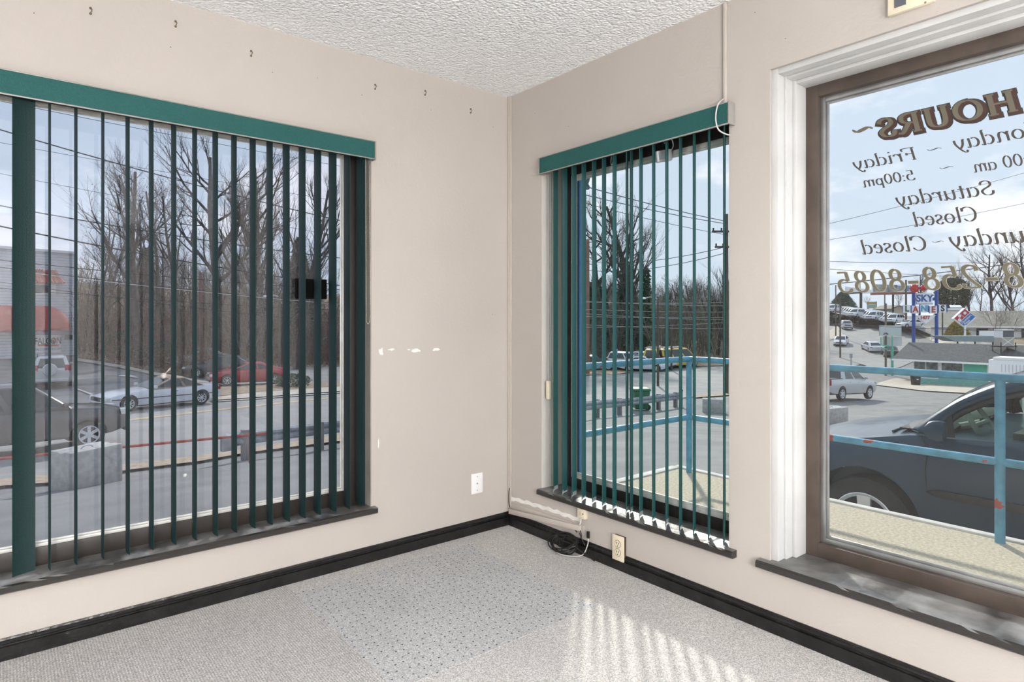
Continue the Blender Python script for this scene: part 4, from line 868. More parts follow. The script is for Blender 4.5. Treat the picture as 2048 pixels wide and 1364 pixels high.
def vehicle(label, cat, name, col, S, spokes=5, group=None, glass=None, roofm=None, deco=None):
    """forward = +x, ground = z 0"""
    root = thing(name, label, cat, (0, 0, 0), 0, group); L, W, r = S['L'], S['W'], S['r']; m = MB().loft(body_rings(S)); glass = glass or M_cglass
    o = m.build('body', col, root, smooth=True, angle=40, local=True)
    c = MB()
    for x in S['ax']:
        for s in (-1, 1): c.cyl((x, s*(W/2-.26), r+.02), (x, s*(W/2+.2), r+.02), r*1.14, 28)
    co = c.build('cutter', M_dark, None, origin=(0, 0, 0)); md = o.modifiers.new('b', 'BOOLEAN'); md.object = co; md.operation = 'DIFFERENCE'; md.solver = 'EXACT'
    bpy.context.view_layer.update(); dg = bpy.context.evaluated_depsgraph_get(); nm = bpy.data.meshes.new_from_object(o.evaluated_get(dg)); o.modifiers.clear(); o.data = nm
    nm.polygons.foreach_set('use_smooth', [True]*len(nm.polygons)); nm.set_sharp_from_angle(angle=math.radians(32)); bpy.data.objects.remove(co)
    m = MB(); m.box((-L*.40, -W*.36, S['clr']-.04), (L*.40, W*.36, S['clr']+.10)); m.build('chassis', M_trim, root, local=True)
    for x in S['ax']:
        for s in (-1, 1): add_wheel(root, x, s*(W/2-.115), r, s, spokes)
    # cabin
    xb0, xb1, xt0, xt1 = S['cab']; zb, zt = S['belt'], S['H']; wb, wt = W/2*.93, W/2*.93-(zt-zb)*.30; cc = .07
    def ring(x0, x1, w_, z): return [(x1-cc, w_, z), (x0+cc, w_, z), (x0, w_-cc, z), (x0, -w_+cc, z), (x0+cc, -w_, z), (x1-cc, -w_, z), (x1, -w_+cc, z), (x1, w_-cc, z)]
    zr = zt-.07; MB().loft([ring(xb0-.03, xb1+.05, wb, zb-.12), ring(xb0, xb1, wb, zb), ring(xt0, xt1, wt, zr), ring(xt0+.12, xt1-.14, wt-.12, zt)]).build('cabin', roofm or col, root, smooth=True, angle=40, local=True)
    def pane(nm_, A, B, Cc, D, inset=.05, off=.006, mt=glass):
        A, B, Cc, D = map(Vector, (A, B, Cc, D)); bl = lambda u, v: A.lerp(B, u).lerp(D.lerp(Cc, u), v); n = (B-A).cross(D-A).normalized()
        if n.dot((A+Cc)/2-Vector(((xb0+xb1)/2, 0, zb))) < 0: n = -n
        q = [bl(u, v)+n*off for u, v in ((inset, inset), (1-inset, inset), (1-inset, 1-inset), (inset, 1-inset))]
        MB().prism([p-n*.012 for p in q], n*.014).build(nm_, mt, root, local=True)
    w2 = wb-cc; wt2 = wt-cc
    pane('windshield', (xb1, -w2, zb), (xb1, w2, zb), (xt1, wt2, zr), (xt1, -wt2, zr), .04)
    if S.get('rear', 1): pane('rear_window', (xb0, w2, zb), (xb0, -w2, zb), (xt0, -wt2, zr), (xt0, wt2, zr), .08)
    cuts = S.get('cuts', [0, .5, 1])
    for s in (-1, 1):
        for a, b_ in zip(cuts, cuts[1:]):
            f0 = lambda u: (lerp(xb0+cc, xb1-cc, u), s*wb, zb); f1 = lambda u: (lerp(xt0+cc, xt1-cc, u), s*wt, zr)
            if (a, b_) in S.get('solid', []): continue
            pane('side_window', f0(a), f0(b_), f1(b_), f1(a), .07)
        MB().obox((xb1-.18, s*(wb+.10), zb+.08), (.06, 0, 0), (0, .09, 0), (0, 0, .065)).build('mirror', S.get('mirror', col), root, bevel=.02, local=True)
        hz = S['lamp']; xe = L/2
        MB().obox((xe-.10, s*(W/2-.22), hz), (.09, 0, 0), (-.03, s*.17, 0), (-.02, 0, S.get('lh', .065))).build('headlight', M_hl, root, bevel=.02, local=True)
        MB().obox((-xe+.08, s*(W/2-.19), S['tail']), (.07, 0, 0), (.02, s*.13, 0), (0, 0, S.get('th', .08))).build('taillight', M_tl, root, bevel=.02, local=True)
        for u in S.get('door', []):
            MB().box((u-.09, s*W/2-.012, zb-.17), (u+.09, s*W/2+.006, zb-.145)).build('door_handle', S.get('hand', col), root, local=True)
    MB().box((L/2-.09, -W*.27, S['lamp']-.12), (L/2+.01, W*.27, S['lamp']+.04)).build('grille', M_trim, root, bevel=.02, local=True)
    MB().box((L/2-.06, -W*.36, S['clr']+.02), (L/2-.0, W*.36, S['clr']+.17)).build('front_bumper', S.get('bump', M_trim), root, bevel=.02, local=True)
    MB().box((-L/2-.02, -W*.42, S['clr']+.10), (-L/2+.12, W*.42, S['clr']+.28)).build('rear_bumper', S.get('bump2', S.get('bump', col)), root, bevel=.03, local=True)
    MB().box((-L/2-.035, -.16, S['tail']-.16), (-L/2+.01, .16, S['tail']-.01)).build('licence_plate', M_plate, root, local=True)
    if deco: deco(root, S)
    return root
def sedan(L=4.6, W=1.8, H=1.44, **k):
    h = L/2; S = dict(L=L, W=W, H=H, r=.32, clr=.20, ax=(-h+.95, h-.92), top=[(-h, .80), (-h+.08, .93), (-h+.9, 1.0), (0, .96), (h-1.45, .93), (h-.5, .80), (h-.12, .66), (h, .55)],
                      belt=.92, cab=(-h+.45, h-1.15, -h+1.30, h-2.05), cuts=[0, .16, .52, 1], solid=[(0, .16)], lamp=.62, tail=.80, door=(-.15, -1.0)); S.update(k); return S
def suv(L=4.6, W=1.85, H=1.75, **k):
    h = L/2; S = dict(L=L, W=W, H=H, r=.36, clr=.26, ax=(-h+.9, h-.90), top=[(-h, .98), (-h+.05, 1.08), (-h+1, 1.06), (h-1.3, 1.02), (h-.45, .94), (h-.1, .80), (h, .66)],
                      belt=1.05, cab=(-h+.06, h-1.05, -h+.30, h-1.85), cuts=[0, .28, .62, 1], lamp=.80, tail=1.0, th=.16, door=(.0, -.95)); S.update(k); return S
def pickup(L=5.9, W=2.0, H=1.93, **k):
    h = L/2; S = dict(L=L, W=W, H=H, r=.40, clr=.36, ax=(-h+1.25, h-1.02), top=[(-h, 1.24), (-h+1.9, 1.26), (h-1.6, 1.22), (h-.4, 1.12), (h-.08, 1.02), (h, .80)],
                      belt=1.22, cab=(-h+1.85, h-1.40, -h+2.02, h-2.25), cuts=[0, .46, 1], lamp=.98, tail=1.05, th=.17, lh=.09, door=(.4, -.55), bump=M_trim); S.update(k); return S
def van(L=5.0, W=1.9, H=1.95, **k):
    h = L/2; S = dict(L=L, W=W, H=H, r=.34, clr=.22, ax=(-h+.9, h-.85), top=[(-h, 1.05), (h-1.1, 1.05), (h-.4, .98), (h-.1, .85), (h, .6)],
                      belt=1.08, cab=(-h+.04, h-.75, -h+.12, h-1.6), cuts=[0, .30, .66, 1], lamp=.74, tail=1.1, th=.2, door=(.5,)); S.update(k); return S
def bed_cut(root, S):
    L, W = S['L'], S['W']; h = L/2; MB().box((-h+.12, -W/2+.16, S['top'][0][1]-.02), (-h+1.80, W/2-.16, S['top'][0][1]+.034)).build('cargo_bed', M_trim, root, local=True)
def put(root, p, heading, pitch=True):
    """heading = ground direction of the nose"""
    d = Vector((heading.x, heading.y, 0)).normalized(); a = math.atan2(d.y, d.x)
    h = 1.4; za, zc = gz(p.x+d.x*h, p.y+d.y*h), gz(p.x-d.x*h, p.y-d.y*h); n = Vector((-d.y, d.x)); zl, zr = gz(p.x+n.x*.8, p.y+n.y*.8), gz(p.x-n.x*.8, p.y-n.y*.8)
    root.location = (p.x, p.y, (za+zc)/2+.045); root.rotation_euler = (math.atan2(zl-zr, 1.6)*.9, -math.atan2(za-zc, 2*h), a) if pitch else (0, 0, a)
    return root
def pdir(px, dep, left=True):   # unit vector of the picture's axis pointing left (or right) at that column
    return (-RIGHT if left else RIGHT)
rd = (ground(600, 800)-ground(250, 828)); rd.z = 0; rd.normalize()      # direction of the road in front of the first window
def spare(root, S):
    h = S['L']/2; MB().lathe((-h-.02, .08, 1.02), (-1, 0, 0), [(0, .34), (.16, .34), (.20, .30), (.21, 0)], 30, cap=False).build('spare_wheel_cover', P_silver, root, smooth=True, local=True)
    for s in (-1, 1): MB().tube([(-h+.5, s*.62, S['H']-.02), (-h+.6, s*.62, S['H']+.05), (h-2.2, s*.62, S['H']+.05), (h-2.1, s*.62, S['H']-.02)], .02, 6).build('roof_rail', M_trim, root, local=True)
P_white = paint('white_car_paint', (.68, .70, .74)); P_silver = paint('silver_car_paint', (.50, .51, .52), .3); P_red = paint('red_car_paint', (.42, .018, .025)); P_blk = paint('black_car_paint', (.02, .022, .026))
P_grey = paint('dark_grey_car_paint', (.09, .085, .085), .3); P_navy = mat('navy_car_paint', (.004, .032, .062), .28, var=.02, coat=.25, spec=.45); P_yel = paint('yellow_van_paint', (.75, .48, .05)); P_gold = paint('champagne_car_paint', (.42, .38, .31), .3)
def toward(px): r_ = ray(px, HZ); return Vector((-r_.x, -r_.y, 0))
def roofrack(root, S):
    h = S['L']/2
    for x in (-h+.6, -h+1.6, -h+2.6): MB().box((x-.03, -.75, S['H']), (x+.03, .75, S['H']+.09)).build('roof_bar', M_alu, root, local=True)
    for y in (-.5, .1): MB().box((-h+.3, y-.03, S['H']+.09), (-h+3.0, y+.03, S['H']+.15)).build('ladder_rail', M_alu, root, local=True)
    MB().box((-h+.4, -S['W']/2-.004, .6), (h-1.3, S['W']/2+.004, .95)).build('stripe', mat('orange_stripe', (.70, .20, .04), .5), root, local=True)
# --- first window
v = vehicle('silver compact SUV with a spare wheel cover parked under the red awning', 'car', 'suv', P_silver, suv(4.5, 1.82, 1.72, tail=1.1), deco=spare)
g = ground(103, 779); put(v, g + RIGHT*-1.35 + FWD*1.8, Vector((FWD-RIGHT*.75)))
Sc = sedan(4.95, 1.78, 1.34, belt=.88, cab=(-2.475+.75, 2.475-1.75, -2.475+1.62, 2.475-2.70), solid=[], cuts=[0, .38, 1], top=[(-2.475, .72), (-2.40, .86), (-1.6, .93), (-.3, .90), (.8, .86), (1.7, .76), (2.3, .62), (2.475, .48)], lamp=.56, tail=.72, door=(-.35,), hand=M_trim)
v = vehicle('white convertible with a tan soft top parked at the roadside', 'car', 'convertible', P_white, Sc, 9, roofm=mat('tan_soft_top', (.36, .27, .19), .9, var=.15))
MB().box((-2.3, -.905, .50), (2.2, .905, .535)).build('side_moulding', M_trim, v, local=True)
g = (ground(222, 826)+ground(359, 813))/2; dd = ground(222, 826)-ground(359, 813); put(v, g+FWD*.85, dd)
Sr = sedan(4.5, 1.75, 1.34, cab=(-2.25+.35, 2.25-1.10, -2.25+1.45, 2.25-2.05), cuts=[0, .2, .5, 1], solid=[(0, .2)])
v = vehicle('red two-door coupe parked nose left beyond the road', 'car', 'coupe', P_red, Sr, 7); A = ground(447, 772); B = ground(524, 771.5)
put(v, (A+B)/2+FWD*.8, (A-B)*1.0 - FWD*.8)
v = vehicle('black sedan parked behind the red coupe', 'car', 'sedan', P_blk, sedan(4.7), 7); g = ground(434, 756); put(v, g+FWD*.8, -RIGHT-FWD*.25)
v = vehicle('silver sedan parked nose-on just left of the black sedan', 'car', 'sedan', P_silver, sedan(4.5), 7); g = ground(383, 746); put(v, g-RIGHT*1.2+FWD*3.5, -RIGHT*.8-FWD*.9)
v = vehicle('dark grey pickup driving past on the near lane behind the concrete block', 'pickup truck', 'pickup_truck', P_grey, pickup(5.9, 2.0, 1.93), 6, deco=bed_cut)
g = ground(118, 904); put(v, g+FWD*.9-Vector((rd.x, rd.y, 0))*(5.9/2-1.02), rd+RIGHT*.0)
# --- second window
lab2 = [('white jeep-like wagon with black windows left of the yellow vans', P_white, suv(4.4, 1.85, 1.75), 1262, 741, RIGHT*.9-FWD*.5, 'wagon', 'car', None),
        ('white sedan beside the white wagon, nose pointing right', P_white, sedan(4.6), 1290, 743.5, RIGHT*.95-FWD*.3, 'sedan', 'car', None),
        ('white crossover partly hidden behind the white sedan in the short window', P_white, suv(4.5, 1.85, 1.65), 1309, 738.5, RIGHT*.8-FWD*.6, 'suv', 'car', None),
        ('left one of the two yellow vans with ladder racks', P_yel, van(5.2, 1.95, 2.05), 1313, 736, RIGHT*.35+FWD*.9, 'van', 'van', roofrack),
        ('right one of the two yellow vans with ladder racks', P_yel, van(5.2, 1.95, 2.0), 1356, 736, RIGHT*.9+FWD*.5, 'van', 'van', roofrack),
        ('dark parked car at the left edge of the short window beyond the road', P_blk, sedan(4.5), 1190, 741, RIGHT, 'sedan', 'car', None)]
for lb, c_, S, px, py, hd, nm_, ct, dc in lab2:
    v = vehicle(lb, ct, nm_, c_, S, 5, deco=dc); g = ground(px, py); put(v, g+FWD*.8, hd)
# --- third window
v = vehicle('silver pickup seen beyond the railing at the left edge of the big window', 'pickup truck', 'pickup_truck', P_silver, pickup(5.4, 1.86, 1.80, r=.39, cab=(-2.7+1.55, 2.7-1.35, -2.7+1.75, 2.7-2.1)), 6, deco=bed_cut)
A = ground(1673, 803); B = ground(1724, 800); put(v, (A+B)/2+FWD*.85-RIGHT*.1, (B-A)+FWD*0)
farc = [('white sedan coming downhill nearest on the left lane', P_white, sedan(4.6, 1.85), 1690, 691.5, toward(1690)-RIGHT*.15, 'sedan'),
        ('grey sedan coming downhill with a dark front bumper', P_silver, suv(4.6, 1.85, 1.6), 1700, 658.5, toward(1700)+RIGHT*.12, 'suv'),
        ('pale car following downhill behind the grey one', P_white, sedan(4.6, 1.8), 1711, 646.5, toward(1711)+RIGHT*.2, 'sedan'),
        ('small light car with a reddish roof near the crest of the road', P_gold, sedan(4.5, 1.8), 1717, 634.5, toward(1717)+RIGHT*.2, 'sedan'),
        ('white sedan driving away left of the green sign pole', P_white, sedan(4.8, 1.9), 1753, 704, -toward(1753)-RIGHT*.35, 'sedan'),
        ('black car with a white roof driving away beside the grey-roofed restaurant', P_blk, sedan(4.6, 1.85), 1790, 714, -toward(1790)-RIGHT*.15, 'sedan')]
for lb, c_, S, px, py, hd, nm_ in farc:
    v = vehicle(lb, 'car', nm_, c_, S, 5); g = ground(px, py); put(v, g+FWD*1.2, hd)
v = vehicle('white sedan parked sideways behind the blue sign pillar', 'car', 'sedan', P_white, sedan(4.9), 5); g = at_d(1822, 655, 108); v.location = g; v.rotation_euler = (0, 0, math.atan2(-RIGHT.y, -RIGHT.x)+.15)
# sales lot on a raised terrace, rows of parked cars
LOT = [(1716, 629.5, 190), (1730, 631, 165), (1750, 636, 140), (1772, 642, 124), (1806, 650, 110), (1830, 652, 108)]
rows = []
for i in range(31):
    px = lerp(1716, 1830, i/30); py = interp([(a, b_) for a, b_, c in LOT], px); d = interp([(a, c) for a, b_, c in LOT], px); p = at_d(px, py, d); q = at_d(px, py, d); q = q-FWD*9; q.z = gz(q.x, q.y)-.1
    rows.append([q, p-FWD*1.5, p, p+FWD*12+UP*1.0, p+FWD*40+UP*4.2])
struct(MB().grid(rows).build('sales_lot_terrace', M_road, smooth=True, angle=60))
def lot_pt(px, back):
    d = interp([(a, c) for a, b_, c in LOT], px); py = interp([(a, b_) for a, b_, c in LOT], px); p = at_d(px, py, d)+FWD*back; p.z += interp([(0, 0), (12, 1.0), (40, 4.2)], back); return p
protoA = vehicle('pale car parked in the crowded sales lot on the hill', 'car', 'sedan', P_silver, sedan(4.6), 5, group='cars on the sales lot')
protoB = vehicle('pale car parked in the crowded sales lot on the hill', 'car', 'sedan', P_white, suv(4.6), 5, group='cars on the sales lot')
k = 0
for back, x0, x1, n in ((2.5, 1722, 1808, 26), (8.5, 1720, 1806, 22), (15, 1724, 1808, 18), (23, 1730, 1800, 12)):
    for i in range(n):
        px = lerp(x0, x1, ((i+.5)/n)**.85); p = lot_pt(px, back); src = (protoA, protoB)[k % 2]; o = src if k < 2 else copy_tree(src); k += 1
        o.location = p; hd = toward(px)-RIGHT*.75; o.rotation_euler = (0, 0, math.atan2(hd.y, hd.x))

# ---------------------------------------------------------------- the navy minivan at the railing
VX = 2.90; VC = Vector((VX+.97, -2.25, gz(VX+.6, -1)-.0)); VZ = VC.z
van_ = thing('minivan', 'navy blue minivan parked nose left beside the blue railing', 'car', VC); HW = .97; L2 = 2.45
gd = lambda z: z                       # heights above the ground
topp = [(-2.45, .95), (-2.38, 1.10), (-1.5, 1.145), (0, 1.13), (.6, 1.10), (.96, 1.075), (1.17, 1.07), (1.45, 1.01), (1.70, .965), (2.1, .89), (2.33, .78), (2.45, .62)]
def vloc(x, y, z): return Vector((VC.x - y, VC.y + x, VC.z + z))   # x forward (towards the street), y = left side (towards the window)
rings = []
NX = 70
for i in range(NX+1):
    x = lerp(-L2, L2, i/NX); e = abs(x)/L2; wf = 1-.16*max(0, (e-.70)/.30)**2.3; hw = HW*wf; zt = interp(topp, x); zb = .22+.10*max(0, (e-.85)/.15); h = zt-zb
    hood = ss(1.15, 1.35, x); top_mid = zt + .035*hood
    fl = .018*math.exp(-((x-1.496)/.42)**2)+.018*math.exp(-((x+1.45)/.42)**2)
    half = [(0, zb), (hw*.88, zb), (hw*.955, zb+.04), (hw*.975, zb+.16), (hw*.992+fl, zb+.30), (hw*.990+fl, .665), (hw*1.0, .70), (hw*1.004, .80*h+zb), (hw*.985, zb+.90*h), (hw*.975, zb+.955*h), (hw*.948, zt-.006), (hw*.90, zt+.004*hood+.0), (hw*.74, lerp(zt, top_mid, .6)), (hw*.4, top_mid), (0, top_mid+.004)]
    rings.append([vloc(x, y, z) for y, z in half] + [vloc(x, -y, z) for y, z in half[1:-1]][::-1])
o = MB().loft(rings).build('body', P_navy, van_, smooth=True, angle=50)
c = MB(); WR = .345
for x in (1.496, -1.45):
    for s in (-1, 1): c.cyl(vloc(x, s*(HW-.30), WR+.03), vloc(x, s*(HW+.3), WR+.03), WR*1.165, 48)
co = c.build('cutter', M_dark, None, origin=(0, 0, 0)); md = o.modifiers.new('b', 'BOOLEAN'); md.object = co; md.solver = 'EXACT'
bpy.context.view_layer.update(); nm = bpy.data.meshes.new_from_object(o.evaluated_get(bpy.context.evaluated_depsgraph_get())); o.modifiers.clear(); o.data = nm
nm.polygons.foreach_set('use_smooth', [True]*len(nm.polygons)); nm.set_sharp_from_angle(angle=math.radians(35)); bpy.data.objects.remove(co)
MB().box(vloc(-2.0, HW-.28, .2), vloc(2.0, -HW+.28, .4)).build('chassis', M_trim, van_)
for x in (1.496, -1.45):
    for s in (-1, 1):
        mt, mr = wheel_meshes(WR, .22, 5); wv = bpy.data.objects.new('wheel', mt); C.objects.link(wv); wv.parent = van_
        wv.location = vloc(x, s*(HW-.125), WR)-VC; wv.rotation_euler = (0, 0, PI/2 if s > 0 else -PI/2); q = bpy.data.objects.new('rim', mr); C.objects.link(q); q.parent = wv
outer = [(1.17, 1.10), (1.02, 1.235), (.855, 1.37), (.56, 1.52), (.1, 1.655), (-.4, 1.715), (-1.2, 1.73), (-2.0, 1.69), (-2.22, 1.60), (-2.36, 1.12)]
inner = [(.98, 1.075), (.935, 1.226), (.734, 1.362), (.50, 1.445), (.06, 1.565), (-.4, 1.625), (-1.2, 1.64), (-1.92, 1.60), (-2.08, 1.52), (-2.2, 1.12)]
ysd = lambda z: HW*.955-.36*max(0, z-1.10)
for s in (1, -1):
    rows = []
    O = catmull([(x, z, 0) for x, z in outer], 5); I = catmull([(x, z, 0) for x, z in inner], 5)
    for p, q in zip(O, I): rows.append([vloc(lerp(p.x, q.x, t), s*(ysd(lerp(p.y, q.y, t))+(-.012 if t in (0, 1) else .006)), lerp(p.y, q.y, t)) for t in (0, .3, .7, 1)])
    MB().grid(rows).build('roof_pillar', P_navy, van_, smooth=True, angle=60, solid=.03)
    rows = [[vloc(lerp(q.x, q2.x, t), s*(ysd(lerp(q.y, q2.y, t))-.004), lerp(q.y, q2.y, t)) for t in (0, 1)] for q, q2 in zip(I, [Vector((p.x-.02*(1 if p.x > 0 else -1), p.y-.028, 0)) for p in I])]
    MB().grid(rows).build('window_seal', M_trim, van_, smooth=True, angle=60, solid=.02)
    MB().prism([vloc(1.13, s*ysd(1.08), 1.085), vloc(.93, s*ysd(1.22), 1.235), vloc(.90, s*ysd(1.08), 1.085)], Vector((s*-.012, 0, 0))).build('mirror_sail', M_trim, van_)
    MB().prism([vloc(-.10, s*ysd(1.1), 1.09), vloc(-.22, s*ysd(1.1), 1.09), vloc(-.30, s*ysd(1.6), 1.61), vloc(-.17, s*ysd(1.6), 1.60)], Vector((s*.03, 0, 0))).build('door_pillar', M_trim, van_)
    MB().prism([vloc(-1.25, s*ysd(1.1), 1.09), vloc(-1.36, s*ysd(1.1), 1.09), vloc(-1.40, s*ysd(1.6), 1.63), vloc(-1.30, s*ysd(1.6), 1.63)], Vector((s*.03, 0, 0))).build('rear_pillar', M_trim, van_)
    pg = [vloc(x, s*(ysd(z)-.02), z) for x, z in [(.94, 1.09), (.93, 1.21)]+inner[2:9]+[(-2.2, 1.12)]]
    n_ = len(pg); m = MB(); m.v = pg[:]; m.face(list(range(n_))); m.build('side_window', glassmat('vehicle_side_glass', (.74, .86, .80), .015) if s == 1 else bpy.data.materials['vehicle_side_glass'], van_)
rows = []; O = catmull([(x, z, 0) for x, z in outer], 5)
for p in O[15:41]: rows.append([vloc(p.x, y*ysd(p.y), p.y+.03*(1-y*y)) for y in [-1+2*k/8 for k in range(9)]])
MB().grid(rows).build('roof', P_navy, van_, smooth=True, angle=60, solid=.03)
rows = []
for p in O[0:17]: rows.append([vloc(p.x+.10*(1-y*y), y*ysd(p.y)*.985, p.y+.02*(1-y*y)) for y in [-1+2*k/8 for k in range(9)]])
MB().grid(rows).build('windshield', bpy.data.materials['vehicle_side_glass'], van_, smooth=True, angle=60)
rows = []
for p in O[40:46]: rows.append([vloc(p.x-.05*(1-y*y), y*ysd(p.y), p.y) for y in [-1+2*k/6 for k in range(7)]])
MB().grid(rows).build('rear_window', M_cglass, van_, smooth=True)
M_int = mat('grey_interior', (.30, .31, .28), .8, var=.2); M_int2 = mat('charcoal_interior', (.05, .055, .055), .7, var=.2)
MB().box(vloc(-2.1, HW-.16, 1.10), vloc(.6, -HW+.16, 1.146)).build('cabin_floor', M_int2, van_)
MB().loft([[vloc(x, y, z) for y, z in ((.78, 1.09), (.78, zz-.03), (.5, zz), (.2, zz), (-.78, zz-.02), (-.78, 1.09))] for x, zz in ((1.30, 1.10), (1.18, 1.13), (1.05, 1.15), (.98, 1.12))]).build('dashboard', M_int2, van_, smooth=True, angle=40)
def ringp(c, n_, R, k=28):
    a = n_.orthogonal().normalized(); b_ = n_.cross(a); return [c+(a*math.cos(2*PI*i/k)+b_*math.sin(2*PI*i/k))*R for i in range(k)]
swc = vloc(.86, .48, 1.145); swn = (vloc(-1, 0, .55)-vloc(0, 0, 0)).normalized(); MB().tube(ringp(swc, swn, .175), .018, 8, closed=True).tube([swc, vloc(1.0, .48, 1.10)], .03, 8).tube([swc+Vector((.16, 0, 0)), swc-Vector((.16, 0, 0))], .018, 6).build('steering_wheel', M_int, van_, smooth=True)
for (x, y) in ((-.20, .42), (-.20, -.42), (-1.2, .42), (-1.2, -.42)):
    MB().loft([[vloc(x+dx+a*.07, y+b_*w_, z) for a, b_ in ((1, -1), (1, 1), (-1, 1), (-1, -1))] for dx, z, w_ in ((.05, 1.13, .24), (.0, 1.30, .22), (-.05, 1.38, .15))]).build('seat_back', M_int2, van_, bevel=.03)
    MB().loft([[vloc(x-.07+a*.05, y+b_*w_, z) for a, b_ in ((1, -1), (1, 1), (-1, 1), (-1, -1))] for z, w_ in ((1.41, .10), (1.46, .14), (1.56, .14), (1.60, .10))]).build('headrest', M_int2, van_, bevel=.03)
q = vloc(.80, 0, 1.34); MB().box(q-Vector((.13, .02, .035)), q+Vector((.13, .02, .035))).cyl(q+UP*.02, vloc(.80, 0, 1.42), .012, 8).build('rear_view_mirror', M_blk, van_, bevel=.01)
for s in (1, -1):
    q = vloc(.985, s*(HW+.055), 1.135); MB().loft([[q+Vector((a*.052, dy, b_*h_)) for a, b_ in ((-.8, -1), (.8, -1), (1, -.3), (1, .6), (.6, 1), (-.6, 1), (-1, .6), (-1, -.3))] for dy, h_ in ((-.05, .062), (-.02, .070), (.035, .060), (.06, .035))]).build('door_mirror', P_navy, van_, smooth=True, angle=50)
    MB().box(vloc(.99, s*HW*.93, 1.075)-Vector((.02, .02, 0)), vloc(.97, s*(HW+.02), 1.10)+Vector((.02, .02, 0))).build('mirror_arm', M_trim, van_)
    xs = s*(HW+.012)
    MB().loft([[vloc(x, s*HW*.985, z0), vloc(x, xs, z0+.006), vloc(x, xs+.006*s, (z0+z1)/2), vloc(x, xs, z1-.006), vloc(x, s*HW*.985, z1)] for x, z0, z1 in ((1.06, .672, .682), (1.02, .652, .705), (.97, .645, .71), (-.05, .645, .715))]).build('side_moulding', M_blk, van_, smooth=True, angle=40)
    MB().tube(catmull([vloc(1.10, s*HW*.98, 1.075), vloc(1.06, s*HW*1.004, .97), vloc(1.07, s*HW*1.004, .80), vloc(1.04, s*(HW*.985), .55), vloc(.97, s*HW*.975, .38), vloc(.93, s*HW*.965, .25)], 5), .0035, 5).build('door_gap', M_dark, van_)
    MB().tube([vloc(-.12, s*HW*.985, 1.09), vloc(-.12, s*HW*1.005, .9), vloc(-.12, s*HW*.99, .3)], .0035, 5).build('door_gap', M_dark, van_)
    MB().box(vloc(-.05, s*HW*.995, .86), vloc(.16, s*(HW+.03), .895)).build('door_handle', P_navy, van_, bevel=.01)
    MB().obox(vloc(2.28, s*.72, .74), (.15, 0, 0), (0, .12, -.02), (0, 0, .09)).build('headlight', M_hl, van_, bevel=.02); MB().obox(vloc(-2.40, s*.80, 1.05), (.08, 0, 0), (0, .05, 0), (0, 0, .25)).build('taillight', M_tl, van_, bevel=.02)
    MB().tube([vloc(1.28, s*(.1 if s > 0 else .45), 1.085), vloc(1.20, s*.62 if s > 0 else .0, 1.12)], .005, 6).build('wiper', M_dark, van_)
MB().tube([vloc(1.34, -.8, 1.055), vloc(1.30, 0, 1.10), vloc(1.34, .8, 1.055)], .010, 6).build('cowl', M_dark, van_)
MB().box(vloc(2.42, -.8, .30), vloc(2.47, .8, .48)).build('front_bumper', M_trim, van_, bevel=.02); MB().box(vloc(-2.50, -.85, .35), vloc(-2.40, .85, .62)).build('rear_bumper', P_navy, van_, bevel=.02)
van_.rotation_euler = (0, 0, math.radians(0))

# ================================================================ BUILDINGS AND SIGNS
def text_obj(name, s, m, parent, c, ax, az, size, ext=.01, bold=0, sx=1):
    """text centred at c, reading along ax, up along az"""
    cu = bpy.data.curves.new('t', 'FONT'); cu.body = s; cu.size = size; cu.extrude = ext; cu.offset = bold; cu.align_x = 'CENTER'; cu.align_y = 'CENTER'; cu.resolution_u = 3
    o = bpy.data.objects.new('t', cu); C.objects.link(o); ax = Vector(ax).normalized(); az = Vector(az).normalized(); n = ax.cross(az)
    o.matrix_world = Matrix.Translation(c) @ Matrix((ax, az, n)).transposed().to_4x4() @ Matrix.Diagonal((sx, 1, 1, 1)); bpy.context.view_layer.update()
    me = bpy.data.meshes.new_from_object(o.evaluated_get(bpy.context.evaluated_depsgraph_get())); mw = o.matrix_world.copy(); bpy.data.objects.remove(o)
    me.transform(Matrix.Translation(-wloc(parent)) @ mw); me.materials.clear(); me.materials.append(m); q = bpy.data.objects.new(name, me); C.objects.link(q); q.parent = parent; return q
M_siding = mat('white_siding', (.62, .65, .70), .7, var=.06, vscale=2)
_t = M_siding.node_tree; _b = _t.nodes['Principled BSDF']; _src = _b.inputs['Base Color'].links[0].from_socket; _tc = N(_t, 'ShaderNodeTexCoord'); _wv = N(_t, 'ShaderNodeTexWave'); _wv.bands_direction = 'Z'; _wv.wave_profile = 'SAW'; _wv.inputs['Scale'].default_value = 1.45; _t.links.new(_tc.outputs['Object'], _wv.inputs['Vector'])
_r = N(_t, 'ShaderNodeValToRGB'); _r.color_ramp.elements[0].position = .0; _r.color_ramp.elements[0].color = (.5, .5, .55, 1); _r.color_ramp.elements[1].position = .22; _r.color_ramp.elements[1].color = (1, 1, 1, 1); _t.links.new(_wv.outputs['Fac'], _r.inputs[0])
_m = N(_t, 'ShaderNodeMixRGB', blend_type='MULTIPLY'); _m.inputs[0].default_value = 1; _t.links.new(_src, _m.inputs[1]); _t.links.new(_r.outputs[0], _m.inputs[2]); _t.links.new(_m.outputs[0], _b.inputs['Base Color'])
M_awn = mat('red_awning', (.50, .05, .05), .6, var=.12, vscale=3); M_tile = mat('red_metal_tiles', (.42, .07, .05), .5, var=.2, vscale=6); M_shgl = mat('grey_shingles', (.075, .083, .09), .9, var=.3, vscale=5, bump=.4); M_signw = mat('white_sign', (.88, .89, .91), .5); M_ink = mat('black_ink', (.02, .02, .025), .5); M_redink = mat('red_ink', (.55, .03, .03), .5); M_blueink = mat('blue_ink', (.02, .10, .36), .5)
